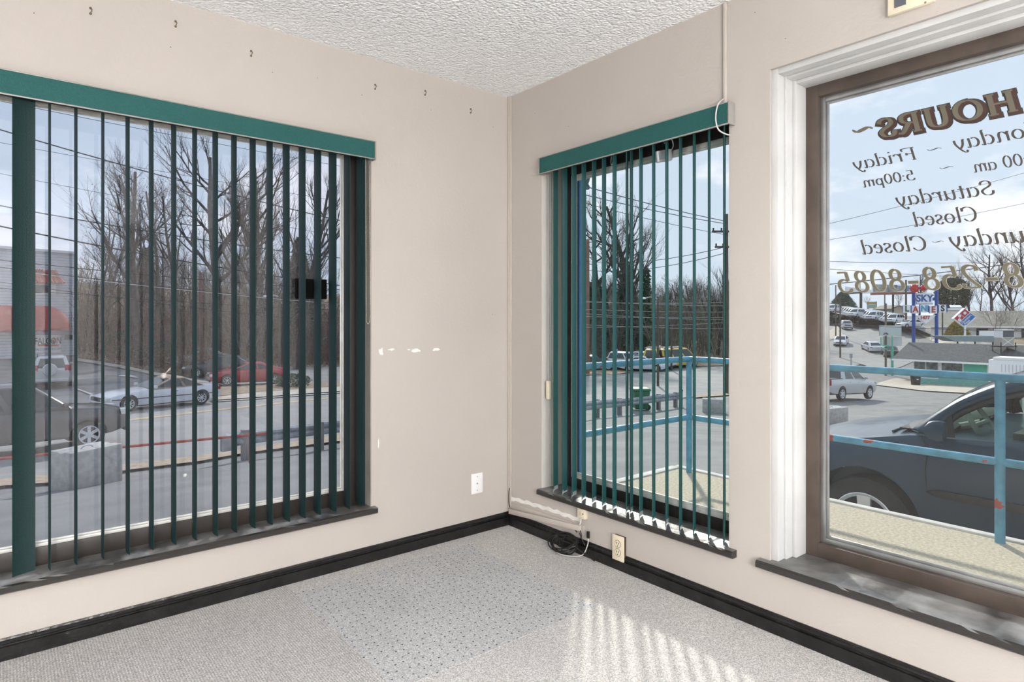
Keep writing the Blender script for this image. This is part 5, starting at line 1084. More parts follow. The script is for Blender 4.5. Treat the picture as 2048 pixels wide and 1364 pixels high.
# two-storey siding building on the left
D0 = 50; E1 = at_d(149, 636, D0); u = (RIGHT*.55+FWD*.835).normalized(); E0 = E1 - u*18; zt = at_d(149, 508, D0).z; zb_ = gz(E1.x, E1.y)-.3
inw = Vector((-u.y, u.x, 0)); inw = inw if inw.dot(CAM-E1) < 0 else -inw; out = -inw
r = thing('siding_building', 'two-storey white siding building with red awnings at the left edge', 'building', (E1.x, E1.y, zb_))
MB().prism([(E0.x, E0.y, zb_), (E1.x, E1.y, zb_), (E1.x+inw.x*12, E1.y+inw.y*12, zb_), (E0.x+inw.x*12, E0.y+inw.y*12, zb_)], (0, 0, zt-zb_)).build('wall', M_siding, r)
MB().prism([E0+out*.15+UP*(zt-E0.z), E1+u*.15+out*.15+UP*(zt-E1.z), E1+u*.15+inw*12+UP*(zt-E1.z), E0+inw*12+UP*(zt-E0.z)], (0, 0, .18)).build('roof_edge', M_signw, r)
def wp(px, py, o_=0):       # point of the facade seen at px, py
    rr_ = ray(px, py); k = (E1-CAM).dot(out)/rr_.dot(out); return CAM + rr_*k + out*o_
a, b_ = wp(72, 555), wp(111, 587); 
MB().prism([wp(66, 569), wp(111, 569), wp(111, 588), wp(66, 588)], out*.06).build('window_trim', M_signw, r); MB().prism([wp(66, 570, .05), wp(98, 571, .05), wp(98, 586, .05), wp(66, 586, .05)], out*.03).build('window', M_cglass, r)
p0, p1, p2, p3 = wp(50, 538), wp(112, 541), wp(121, 567, .9), wp(50, 566, .9); p3b, p2b = wp(50, 566), wp(121, 567)
m = MB(); m.loft([[p0, p3, p3b], [p1, p2, p2b]])
for i in range(12):
    t = (i+.5)/12; a = p0.lerp(p1, t)+UP*.03; c_ = p3.lerp(p2, t)+UP*.03; m.tube([a, c_], .05, 5)
m.build('tiled_awning', M_tile, r)
rows = []; q0, q1 = wp(-60, 612), wp(139, 612); L = (q1-q0).length; zt_, zb2 = wp(60, 612).z, wp(60, 662).z; qb = Vector((q0.x, q0.y, zb2)); ud = (q1-q0).normalized(); ud.z = 0; ud.normalize()
for i in range(25):
    s = L*i/24; e_ = max(0, s-(L-1.5))/1.5; sc_ = math.sqrt(max(0, 1-e_*e_)); rows.append([qb + ud*s + out*(1.2*math.cos(th)*max(.02, sc_)) + UP*((zt_-zb2)*math.sin(th)*max(.25, sc_)) for th in [PI/2*k_/10 for k_ in range(11)]])
MB().grid(rows).build('barrel_awning', M_awn, r, smooth=True, angle=50, solid=.03)
MB().prism([wp(60, 670), wp(121, 670), wp(121, 705), wp(60, 705)], out*.05).build('sign_board', M_signw, r)
text_obj('sign_lettering', 'FALCON', M_ink, r, wp(95.5, 682.5, .07), u, UP, .74, .01, .006, .62)
MB().prism([wp(75, 689, .05), wp(117, 689, .05), wp(117, 692.5, .05), wp(75, 692.5, .05)], out*.02).build('red_stripe', M_redink, r)
text_obj('sign_lettering', 'FALCONWEB.COM', mat('grey_ink', (.15, .16, .18), .5), r, wp(95.5, 698.5, .07), u, UP, .27, .01, 0, .75)
m = MB(); m.tube([wp(106, 676, .1), wp(104, 681, .1), wp(107, 686, .1), wp(109, 682, .1), wp(106.5, 680, .1)], .05, 6); m.build('red_emblem', M_redink, r)
MB().prism([wp(128, 670), wp(144, 670), wp(144, 679), wp(128, 679)], out*.12).build('meter_box', mat('meter_grey', (.10, .10, .12), .6), r)

# grey-roofed restaurant
RXw = 68.0; Yb = on_x(1826, 700, RXw).y; zg = on_x(1830, 768, RXw).z; ze = on_x(1826, 718, RXw).z; Ye = -14.0
r = thing('restaurant', 'low restaurant with a grey hipped shingle roof and turquoise wall', 'building', (RXw+4, 8, zg))
M_turq = mat('turquoise_wall', (.10, .56, .42), .7, var=.06); M_turq2 = mat('pale_turquoise_wall', (.22, .50, .46), .7, var=.08)
MB().box((RXw, Ye, zg-.5), (RXw+9, Yb, ze)).build('wall', M_signw, r)
y_a, y_b, y_c = on_x(1877, 720, RXw).y, on_x(1928, 720, RXw).y, on_x(1974, 720, RXw).y
MB().box((RXw-.04, y_c, ze-1.9), (RXw, y_b, ze-.05)).build('turquoise_panel', M_turq, r)
MB().box((RXw-.05, Ye, zg-.4), (RXw+.0, Yb+.06, zg+.62)).build('plinth', M_turq2, r); MB().box((RXw-.045, Ye, zg+.62), (RXw, y_a, zg+1.2)).build('lower_panel', M_turq2, r)
M_rw = mat('restaurant_glass', (.16, .20, .19), .08, var=.5, vscale=2)
for (pa, pb_, z0, z1) in ((1829, 1851, zg+.75, ze-.12), (1853, 1876, zg+.75, ze-.12), (1884, 1904, zg+1.25, ze-.15), (1905, 1925, zg+1.25, ze-.15)):
    ya, yb_ = on_x(pa, 700, RXw).y, on_x(pb_, 700, RXw).y; f = MB(); f.box((RXw-.06, yb_-.05, z0-.06), (RXw-.02, ya+.05, z1+.06)); f = f.build('window_frame', M_signw, r); MB().box((RXw-.075, yb_, z0), (RXw-.055, ya, z1)).build('pane', M_rw, f)
E = on_x(1798, 714.5, RXw-.9); zr_ = on_x(1818, 684.5, RXw+3.6).z; yr_ = on_x(1818, 684.5, RXw+3.6).y; x0, x1 = RXw-.9, RXw+8.4; ye1 = Yb+1.6
zo = ze+.02
m = MB(); P = [Vector((x0, Ye, zo)), Vector((x0, ye1, zo)), Vector((x1, ye1, zo)), Vector((x1, Ye, zo)), Vector((RXw+3.6, Ye, zr_)), Vector((RXw+3.6, yr_, zr_))]
m.v = P + [p-UP*.18 for p in P[:4]]
for f in ((0, 1, 5, 4), (1, 2, 5), (2, 3, 4, 5), (0, 4, 3), (0, 6, 7, 1), (1, 7, 8, 2), (2, 8, 9, 3), (6, 9, 8, 7), (0, 3, 9, 6)): m.face(list(f))
m.build('roof', M_shgl, r); MB().box((x0-.03, Ye, zo-.2), (x0+.02, ye1, zo-.02)).build('gutter', M_signw, r)
# white lattice canopy with striped face at right
X = RXw-6; ya, yb_ = on_x(1977, 720, X).y, Ye+2; z1_, z0_ = on_x(1977, 719, X).z, on_x(1977, 748, X).z
r = thing('box_trailer', 'long white box trailer in front of the restaurant wall', 'trailer', (X+1.2, (ya+yb_)/2, gz(X, 5)))
MB().box((X, yb_, gz(X, 8)+.5), (X+2.2, ya, z1_)).build('body', M_signw, r, bevel=.03); MB().box((X-.05, yb_, z1_), (X+2.3, ya-.3, z1_+.22)).build('roof', M_signw, r, bevel=.03)
m = MB()
for i in range(26): y = ya-.9-i*.24; m.box((X-.015, y-.02, z1_-1.0), (X, y+.02, z1_-.35))
m.build('rib', mat('pale_rib', (.50, .51, .54), .6), r)
for y in (ya-1, ya-2, yb_+2): MB().cyl((X+.1, y, gz(X, y)+.40), (X+.35, y, gz(X, y)+.40), .4, 18).build('wheel', M_tire, r)
# trash can
g = ground(1831, 771); r = thing('trash_can', 'black square litter bin at the corner of the restaurant', 'bin', g); MB().loft([rr(g, .26, .26, 0), rr(g, .33, .30, .95)]).build('body', M_blk, r, bevel=.02); MB().loft([rr(g, .35, .32, .95), rr(g, .30, .28, 1.06)]).build('lid', M_blk, r); q = g-FWD*.31+UP*.6; MB().box(q-Vector((.09, .01, .05)), q+Vector((.09, .01, .05)), rot=-.68).build('sticker', M_signw, r)
# rooftop unit (screened sign box on legs)
p = on_x(2011, 700, RXw+2.2); zz = p.z; r = thing('rooftop_unit', 'square air unit with a dark screen on legs above the grey shingle roof', 'roof unit', (p.x, p.y, zz-.6))
A = at_d(1996, 660, depth(p)); B = at_d(2020, 660, depth(p)); hwid = (B-A).length/2; cxy = (A+B)/2; zt_ = at_d(2000, 659, depth(p)).z; zm = at_d(2000, 675, depth(p)).z; zl = at_d(2000, 692, depth(p)).z
def cb(z0, z1, hx, hy, off=Vector((0, 0, 0))): c_ = cxy+off; return [[Vector((c_.x, c_.y, z))+RIGHT*a*hx+FWD*b_*hy for a, b_ in ((-1, -1), (1, -1), (1, 1), (-1, 1))] for z in (z0, z1)]
MB().loft(cb(zm, zt_, hwid, .5)).build('case', M_signw, r); MB().loft(cb(zm+.05, zt_-.08, hwid*.88, .03, -FWD*.52)).build('screen', mat('slate_screen', (.1, .11, .13), .3), r)
MB().loft(cb(zl, zm, hwid, .45)).build('lower_case', mat('tan_case', (.45, .42, .36), .7), r)
m = MB(); q = Vector((cxy.x, cxy.y, 0))-FWD*.47; m.bar(q-RIGHT*hwid+UP*zl, q+RIGHT*hwid+UP*zm, .05, .05); m.bar(q+RIGHT*hwid+UP*zl, q-RIGHT*hwid+UP*zm, .05, .05); m.build('cross_brace', M_signw, r)
for s in (-1, 1):
    for t in (-1, 1): q = Vector((cxy.x, cxy.y, 0))+RIGHT*s*hwid*1.2+FWD*t*.5; MB().tube([q+UP*(zl-.65), q+UP*(zl+.35)], .05, 5).build('leg', M_trim, r)
MB().loft(cb(zl-.08, zl, hwid*1.35, .6)).build('platform', M_trim, r)
# long tan roof building behind
Dn = 97; XB = at_d(1900, 636, Dn).x; g0 = -1.9
y0, y1 = on_x(1862, 640, XB).y, on_x(2150, 640, XB).y; ze = on_x(1950, 652, XB).z; zr_ = on_x(1950, 622, XB+6).z
r = thing('long_building', 'long white building with a wide tan roof behind the restaurant', 'building', (XB+6, (y0+y1)/2, g0)); M_tan = mat('tan_roof', (.27, .25, .21), .9, var=.1, vscale=1)
MB().box((XB, y1, g0-1), (XB+12, y0, ze)).build('wall', M_signw, r)
MB().prism([(XB-1, y0+1, ze), (XB+6, y0+1, zr_), (XB+13, y0+1, ze)], (0, y1-y0-2, 0)).build('roof', M_tan, r); MB().box((XB-1.05, y1, ze-.22), (XB-.95, y0+1, ze+.02)).build('gutter', M_signw, r)
for pa, pb_ in ((1953, 1976), (2043, 2060)): MB().box((XB-.06, on_x(pb_, 640, XB).y, ze-2.6), (XB, on_x(pa, 640, XB).y, ze-.35)).build('window', mat('dark_window', (.05, .055, .07), .2), r)
p = at_d(1960, 664, 88); MB().prism([at_d(1960, 662, 88), at_d(1990, 662, 88), at_d(1990, 676, 88), at_d(1960, 676, 88)], FWD*.2); 
r = thing('notice_board', 'white notice board in front of the long white building', 'sign', at_d(1975, 676, 88)); MB().prism([at_d(1960, 661.5, 88), at_d(1990, 661.5, 88), at_d(1990, 673, 88), at_d(1960, 673, 88)], FWD*.2).build('board', M_signw, r); MB().bar(at_d(1963, 673, 88.1), at_d(1963, 680, 88.1), .1, .1).bar(at_d(1987, 673, 88.1), at_d(1987, 680, 88.1), .1, .1).build('post', M_trim, r)
# grey pitched strip (canopy) between roof and building
r = thing('flat_canopy', 'long grey-green metal canopy just above the shingle roof', 'canopy', foot(1950, 80)); m = MB()
m.prism([at_d(1884, 672, 80), at_d(1990, 672, 80), at_d(1990, 684, 80), at_d(1912, 683, 80)], FWD*2.5).build('deck', mat('grey_green_metal', (.24, .30, .31), .5, var=.1), r)
for px in (1915, 1950, 1986): q = foot(px, 81); MB().tube([q, Vector((q.x, q.y, at_d(1900, 683, 80).z))], .09, 6).build('post', M_trim, r)
# small white shed roof at upper right of the tall sign
r = thing('shed', 'small white shed roof to the right of the letter sign', 'shed', foot(1910, 120)); A = at_d(1898, 611, 112); B = at_d(1919, 611, 112)
MB().prism([at_d(1899, 612, 112), at_d(1921, 612, 112), at_d(1924, 615.5, 110), at_d(1901, 615.5, 110)], UP*.15).build('roof', M_signw, r); MB().prism([at_d(1901, 616, 110), at_d(1923, 616, 110), at_d(1923, 621, 110), at_d(1901, 621, 110)], FWD*3).build('wall', M_signw, r)
MB().prism([at_d(1901, 621, 110.5), at_d(1923, 621, 110.5), at_d(1923, 648, 110.5), at_d(1901, 648, 110.5)], FWD*2.5).build('base', M_tan, r)
# dealership house
r = thing('sales_office', 'small gabled sales office behind the rows of parked cars', 'building', lot_pt(1800, 22)); A = lot_pt(1800, 22); m = MB(); dd = 138
m.prism([at_d(1784, 624, dd), at_d(1784, 618, dd), at_d(1798, 611.5, dd), at_d(1812, 616, dd), at_d(1812, 630, dd)], FWD*6).build('wall', mat('cream_wall', (.52, .48, .40), .8), r); MB().prism([at_d(1782, 618.5, dd-.5), at_d(1798, 611, dd-.5), at_d(1813, 616, dd-.5), at_d(1813, 614.8, dd-.5), at_d(1798, 609.8, dd-.5), at_d(1782, 617.3, dd-.5)], FWD*7).build('roof', M_tan, r)
# houses among the trees of the second window
for (lab, px0, px1, ye_, yp, yb3, d, colm) in [('grey gabled house among the trees behind the yellow vans', 1308, 1364, 694, 675, 712, 86, mat('grey_house', (.22, .22, .23), .9)), ('brown low house roof among the trees left of the big tree', 1205, 1275, 690, 676, 712, 90, mat('brown_house', (.24, .20, .17), .9))]:
    A = at_d(px0, ye_, d); B = at_d(px1, ye_, d); zp = at_d(px0, yp, d).z; base = foot((px0+px1)/2, d+3); r = thing('house', lab, 'house', base); zb3 = base.z-1
    MB().prism([Vector((A.x, A.y, zb3)), Vector((B.x, B.y, zb3)), B, A], FWD*7).build('wall', colm, r)
    ov = RIGHT*.5; MB().prism([A-ov-FWD*.4, B+ov-FWD*.4, (A*.5+B*.5)+RIGHT*.1+UP*(zp-A.z)-FWD*.4], FWD*7.8).build('roof', M_shgl, r); m = MB(); m.bar(A-ov-FWD*.45, (A+B)/2+UP*(zp-A.z)-FWD*.45, .08, .16).bar(B+ov-FWD*.45, (A+B)/2+UP*(zp-A.z)-FWD*.45, .08, .16); m.build('barge_board', M_signw, r)
d = 62; A = at_d(640, 682, d); B = at_d(672, 682, d); base = foot(656, d+2); r = thing('house', 'dark house roof glimpsed through the woods near the right of the left window', 'house', base)
MB().prism([Vector((A.x, A.y, base.z-.5)), Vector((B.x, B.y, base.z-.5)), B, A], FWD*6).build('wall', mat('dark_house', (.09, .09, .10), .9), r); MB().prism([A-RIGHT*.5, B+RIGHT*.5, at_d(668, 668, d)], FWD*6.5).build('roof', mat('dark_roof', (.12, .12, .14), .9), r); MB().bar(at_d(637, 682, d-.1), at_d(655, 674, d-.1), .1, .12).build('barge_board', M_signw, r)

# ---- signs
M_bluep = mat('blue_sign_pillar', (.02, .08, .36), .4, var=.1)
def quad(name, m, parent, px0, py0, px1, py1, d, th=.25, back=0): return MB().prism([at_d(px0, py0, d+back), at_d(px1, py0, d+back), at_d(px1, py1, d+back), at_d(px0, py1, d+back)], FWD*th).build(name, m, parent)
D = 84; base = foot(1850, D); r = thing('bowling_sign', 'tall sign on two blue pillars with hanging letter boxes', 'sign', base)
for px, t in ((1827.3, 579), (1873, 577)): q = foot(px, D); MB().box((q.x-.17, q.y-.17, q.z), (q.x+.17, q.y+.17, at_d(px, t, D).z)).build('pillar', M_bluep, r)
quad('crossbar', M_bluep, r, 1829, 596, 1871, 601, D, .1, .1)
for px, py, rd_ in ((1828, 577, .56), (1846, 576, .40)):
    q = at_d(px, py, D-.5); MB().lathe(q, -FWD, [(0, rd_*.7), (0, rd_), (.15, rd_), (.2, rd_*.6), (.3, rd_*.2), (.3, 0)], 20).build('red_disc', M_redink, r); m = MB()
    for k_ in range(10): a = 2*PI*k_/10; m.tube([q+RIGHT*math.cos(a)*rd_*.9+UP*math.sin(a)*rd_*.9, q+RIGHT*math.cos(a)*rd_*1.22+UP*math.sin(a)*rd_*1.22], .05, 5)
    m.build('bulb', M_redink, r)
quad('connector', M_bluep, r, 1836, 574, 1856, 579, D, .15, .1)
quad('panel', M_signw, r, 1834, 586.5, 1865, 607, D-.3); text_obj('lettering', 'SKY', M_blueink, r, at_d(1849.5, 597, D-.33), RIGHT, UP, 1.30, .02, .03)
quad('arch_board', mat('grey_board', (.45, .46, .50), .6), r, 1833, 606, 1866, 609, D, .1)
for ch, x0, y0_, mt in (('L', 1807, 610, M_ink), ('A', 1824, 611.5, M_redink), ('N', 1841, 609.5, mat('cyan_ink', (.05, .38, .55), .5)), ('E', 1860, 611.5, M_redink), ('S', 1878.5, 609.5, M_ink)):
    m = MB(); quad('letter_box_side', M_bluep, r, x0+1.5, y0_+.8, x0+16.5, y0_+15, D-.35, .4, .02); quad('letter_box', M_signw, r, x0, y0_, x0+14, y0_+15.5, D-.4, .12); text_obj('letter', ch, mt, r, at_d(x0+7, y0_+7.8, D-.44), RIGHT, UP, 1.12, .02, .03)
MB().prism([at_d(1831, 630.5, D-.2), at_d(1872, 630.5, D-.2), at_d(1852, 648, D-.2)], FWD*.15).build('triangle', M_signw, r); text_obj('number', '1477', M_redink, r, at_d(1850, 635.5, D-.25), RIGHT, UP, .66, .02, .012)
# pizza sign: tilted square
D = 86; base = foot(1930, D); r = thing('pizza_sign', 'diamond-shaped red and blue pizza sign on a pale pole', 'sign', base)
L_, T_, R__, B_ = at_d(1906.5, 637, D), at_d(1929.5, 616, D), at_d(1952.5, 635.5, D), at_d(1929.5, 654.5, D)
MB().prism([L_, T_, R__, B_], FWD*.35).build('panel', M_signw, r)
def dq(name, m, u0, u1, v0, v1):   # u: left->top, v: left->bottom
    f = lambda a, b_: L_+(T_-L_)*a+(B_-L_)*b_-FWD*.03; return MB().prism([f(u0, v0), f(u1, v0), f(u1, v1), f(u0, v1)], FWD*.03).build(name, m, r)
M_dred = mat('pizza_red', (.52, .02, .035), .4); M_dblue = mat('pizza_blue', (.01, .16, .50), .4)
dq('red_square', M_dred, .05, .485, .05, .47); dq('red_square', M_dred, .515, .95, .05, .47); dq('blue_half', M_dblue, .05, .95, .52, .95)
for a, b_ in ((.735, .26), (.17, .36), (.37, .16)):
    q = L_+(T_-L_)*a+(B_-L_)*b_-FWD*.03; MB().lathe(q, -FWD, [(0, .22), (.03, .22), (.03, 0)], 16).build('dot', M_signw, r)
ax_ = (T_-L_).normalized(); az_ = -(B_-L_).normalized()
az_ = (az_-ax_*az_.dot(ax_)).normalized()
text_obj('lettering', "Domino's", M_signw, r, L_+(T_-L_)*.49+(B_-L_)*.64-FWD*.06, ax_, az_, .44, .01, .006); text_obj('lettering', 'Pizza', M_signw, r, L_+(T_-L_)*.34+(B_-L_)*.83-FWD*.06, ax_, az_, .46, .01, .006)
MB().tube([base, Vector((base.x, base.y, B_.z+.3))], .13, 8).build('pole', M_signw, r, smooth=True)
# billboards
D = 130; base = foot(1786, D+2); r = thing('billboard', 'wide billboard above the road with a dark patterned face', 'billboard', base)
MB().prism([at_d(1746, 568, D+6), at_d(1822, 570, D-4), at_d(1822, 584, D-4), at_d(1746, 585, D+6)], FWD*.5).build('panel', M_signw, r)
M_bill = mat('billboard_print', (.12, .12, .14), .6, vscale=.55, col2=(.42, .46, .42), detail=2); bd = lambda px: D+6-10*(px-1746)/76-.25
MB().prism([at_d(1747, 569, bd(1747)), at_d(1795, 570, bd(1795)), at_d(1795, 584, bd(1795)), at_d(1747, 584, bd(1747))], FWD*.1).build('print', M_bill, r)
MB().prism([at_d(1797, 572, bd(1797)), at_d(1818, 572, bd(1818)), at_d(1818, 582, bd(1818)), at_d(1797, 583, bd(1797))], FWD*.1).build('print', mat('billboard_blue', (.10, .28, .50), .6), r)
MB().prism([at_d(1746, 585, D+6), at_d(1824, 583.5, D-4), at_d(1824, 588, D-4), at_d(1746, 590, D+6)], FWD*1.0).build('catwalk', mat('rust_red', (.28, .10, .07), .8, var=.2), r)
MB().tube([Vector((base.x, base.y, base.z)), Vector((base.x, base.y, at_d(1786, 588, D).z))], .2, 10).build('pole', M_trim, r, smooth=True)
D = 150; base = foot(1722, D+1); r = thing('billboard', 'second billboard seen edge-on left of the wide one', 'billboard', base)
MB().prism([at_d(1692, 573, D), at_d(1746, 580, D+18), at_d(1746, 587, D+18), at_d(1692, 588, D)], FWD*.4).build('panel', M_signw, r); MB().prism([at_d(1692, 585, D-.2), at_d(1725, 583.5, D+9), at_d(1725, 586.5, D+9), at_d(1692, 589, D-.2)], FWD*.3).build('catwalk', M_trim, r); MB().tube([base, Vector((base.x, base.y, at_d(1721, 584, D+8).z))], .30, 8).build('pole', M_trim, r)
# yellow topped sign on two posts
D = 160; r = thing('roadside_sign', 'yellow-topped roadside sign on two posts over the sales lot', 'sign', at_d(1744, 632, D))
quad('top_panel', mat('ochre_panel', (.42, .30, .12), .6), r, 1735, 603.5, 1753, 608.5, D, .3); quad('lower_panel', mat('grey_green_panel', (.36, .42, .36), .6), r, 1735, 609, 1753, 617, D, .3)
for px in (1735.5, 1752.5): MB().bar(at_d(px, 603, D+.2), at_d(px, 631.5, D+.2), .22, .22).build('post', M_trim, r)
# menu board with green pole by the road
D = 70; r = thing('menu_board', 'pale blank sign board beside the road on brown and green poles', 'sign', foot(1779, D)); M_pale = mat('pale_board', (.52, .60, .58), .5, var=.05)
quad('board', M_pale, r, 1760.5, 651, 1803, 671.5, D, .25); quad('lower_board', mat('pale_board_grey', (.58, .60, .60), .5, var=.05), r, 1766, 673, 1804, 692, D, .1, .4); MB().tube([at_d(1767+k_*9/8, 669-3*math.sin(PI*k_/8), D-.05) for k_ in range(9)], .06, 5).build('emblem', mat('violet_ink', (.10, .06, .14), .5), r)
q = foot(1771.5, D); MB().tube([Vector((q.x, q.y, q.z)), at_d(1771.5, 607, D+.6)], .11, 8).build('brown_pole', mat('pole_timber', (.16, .12, .09), .9, var=.2), r); 
for px, c_, tp_ in ((1784.5, mat('mint_green_paint', (.10, .50, .36), .5), 695),): q = foot(px, D); MB().tube([q, at_d(px, tp_, D)], .14, 8).tube([at_d(px, tp_, D), at_d(px, 672, D)], .07, 6).build('green_pole', c_, r)
MB().tube([at_d(1762, 674, D), at_d(1762, 690, D)], .07, 6).tube([at_d(1762, 690, D), at_d(1786, 693, D)], .06, 6).tube([at_d(1762, 695, D), at_d(1775, 699, D)], .06, 6).tube([at_d(1775, 690, D), at_d(1764, 697, D)], .06, 6).build('bracket', bpy.data.materials['mint_green_paint'], r)
g = ground(1702, 742); g = foot(1702, 48); r = thing('road_sign', 'small grey road sign on a short post above the railing', 'sign', g); MB().tube([g, at_d(1702, 716, 48)], .04, 6).build('post', M_galv, r); quad('plate', M_galv, r, 1699.3, 707.5, 1705, 716, 48, .03)
g = foot(1233, 60); r = thing('street_sign', 'small blue street sign beyond the road in the short window', 'sign', g); MB().tube([g, at_d(1233, 700, 60)], .05, 6).build('post', M_galv, r); quad('plate', mat('sky_blue_plate', (.25, .50, .62), .5), r, 1230.5, 698, 1235.5, 709, 60, .04)

# ---------------------------------------------------------------- poles and wires
M_pole = mat('utility_timber', (.11, .085, .07), .9, var=.25, vscale=4, stretch=(1, 1, .2)); M_wire = mat('black_wire', (.02, .02, .022), .6); M_wirep = mat('pale_wire', (.50, .48, .46), .6)
def pole(label, px, pyb, pyt, d=None, rad=.14, arms=(), brown=None):
    g = ground(px, pyb) if d is None else foot(px, d); d = depth(g); r = thing('utility_pole', label, 'pole', g); tp_ = at_d(px, pyt, d); tp_ = Vector((g.x, g.y, tp_.z))
    MB().tube([g-UP*.1, g.lerp(tp_, .5), tp_], [rad, rad*.9, rad*.75], 10).build('shaft', brown or M_pole, r, smooth=True)
    for (x0, x1, y) in arms:
        A, B = at_d(x0, y+.0, d-.15), at_d(x1, y, d-.15); MB().bar(A, B, .10, .12).build('crossarm', M_pole, r)
        for t in (.05, .35, .9): q = A.lerp(B, t); MB().cyl(q, q+UP*.22, .05, 8).build('insulator', M_trim, r)
    return r
M_brownp = mat('red_brown_pole', (.23, .13, .10), .9, var=.2, vscale=3, stretch=(1, 1, .2))
pole('tall utility pole with two crossarms at the right edge of the short window', 1454, 788, 428, arms=[(1424, 1478, 463), (1430, 1476, 494)], rad=.10)
pole('red-brown utility pole in front of the black sedan', 402, 752, 545, rad=.13, brown=M_brownp)
pole('slim utility pole standing before the yellow vans', 1343, 742, 620, rad=.10)
pole('brown utility pole seen just right of the blue corner post', 1175, 748, 480, rad=.22, brown=M_brownp)  # reflection in the glass, modelled as a brown pole
pole('leaning roadside pole left of the downhill cars, nearer one', 1680.5, 675, 590, d=88, rad=.12); pole('roadside pole left of the downhill cars, farther one', 1671.5, 655, 570, d=110, rad=.12)
pole('thin pole rising over the sales lot', 1720, 625, 560, d=175, rad=.13); pole('dark pole left of the blue sign pillars', 1769.5, 645, 555, d=135, rad=.14); pole('dark pole behind the letter L of the tall sign', 1812, 650, 560, d=118, rad=.20)
pole('slim dark pole right of the blue pillars', 1885, 690, 600, d=90, rad=.10)
def wire(i, p0, p1, d0, d1, sag=.35, r_=.012, m=None, lab=None, gp='power lines'):
    A, B = at_d(p0[0], p0[1], d0), at_d(p1[0], p1[1], d1); L = (B-A).length
    P = [A.lerp(B, t/16)-UP*sag*4*(t/16)*(1-t/16) for t in range(17)]
    tag(MB().tube(P, r_, 5).build('power_line', m or M_wire, smooth=True), lab, 'wire', gp)
W1 = 'black power line crossing the sky and woods outside the left window'
for (y0, y1, rad, s) in ((253, 431, .020, .3), (200, 330, .008, .1), (283, 400, .007, .1), (405, 505, .018, .3), (446, 560, .022, .3), (516, 572, .014, .2), (530, 600, .012, .2), (345, 470, .007, .1), (560, 640, .010, .2), (572, 612, .010, .2)):
    dy = (y1-y0)/690; wire(0, (-150, y0-150*dy), (900, y0+900*dy), 17, 30, s, rad, M_wire, W1, 'dark lines outside the left window')
wire(0, (-150, 520), (900, 622), 19, 32, .2, .012, M_wirep, 'pale wire crossing in front of the woods outside the left window', None)
for (y0, y1, rad, xx) in ((368, 443, .022, M_wire), (385, 448, .020, M_wire), (402, 470, .014, M_wire)):
    dy = (y1-y0)/(1455-1170); wire(0, (1040, y0-130*dy), (1455, y1), 25, 38.6, .15, rad, xx, 'dark line slanting down to the crossarm pole in the short window', 'upper lines to the crossarm pole')
for (y0, y1) in ((520, 493), (538, 505)): wire(0, (1150, y0+60*0), (1455, y1), 60, 38.6, .6, .022, M_wire, 'dark line rising to the lower crossarm in the short window', 'lower lines to the crossarm pole')
for (y0, y1) in ((594, 610), (612, 620), (628, 628), (642, 655), (600, 598), (655, 632), (618, 640)): wire(0, (1050, y0), (1620, y1), 48, 52, .3, .014, M_wirep, 'pale wire strung in front of the trees in the short window', 'pale wires before the trees')
for (a, b_, r_) in (((1560, 470), (2200, 300), .016), ((1560, 495), (2200, 372), .016), ((1560, 520), (2200, 518), .018), ((1560, 530), (2200, 560), .018), ((1560, 577), (2200, 500), .035), ((1560, 640), (2200, 662), .02)):
    wire(0, a, b_, 45, 60, .3, r_, M_wire, 'power line crossing the sky behind the window lettering', 'lines behind the window lettering')
# streetlight arm in the woods (white)
for (px, py, d, lab) in ((545, 592, 40, 'small white street lamp arm before the woods in the left window'), (1302, 596, 45, 'white street lamp arm before the big tree in the short window')):
    g = foot(px+14, d); r = thing('street_lamp', lab, 'street lamp', g); MB().tube([g, at_d(px+14, py-2, d)], [.09, .06], 8).build('pole', M_pole, r, smooth=True); MB().tube(catmull([at_d(px+14, py+2, d), at_d(px, py-2, d), at_d(px-10, py, d)], 4), .04, 6).build('arm', M_wirep, r, smooth=True); q = at_d(px-14, py+.5, d); MB().lathe(q, UP, [(-.08, .02), (-.03, .16), (.04, .12), (.06, 0)], 10).build('lamp_head', M_signw, r, smooth=True)

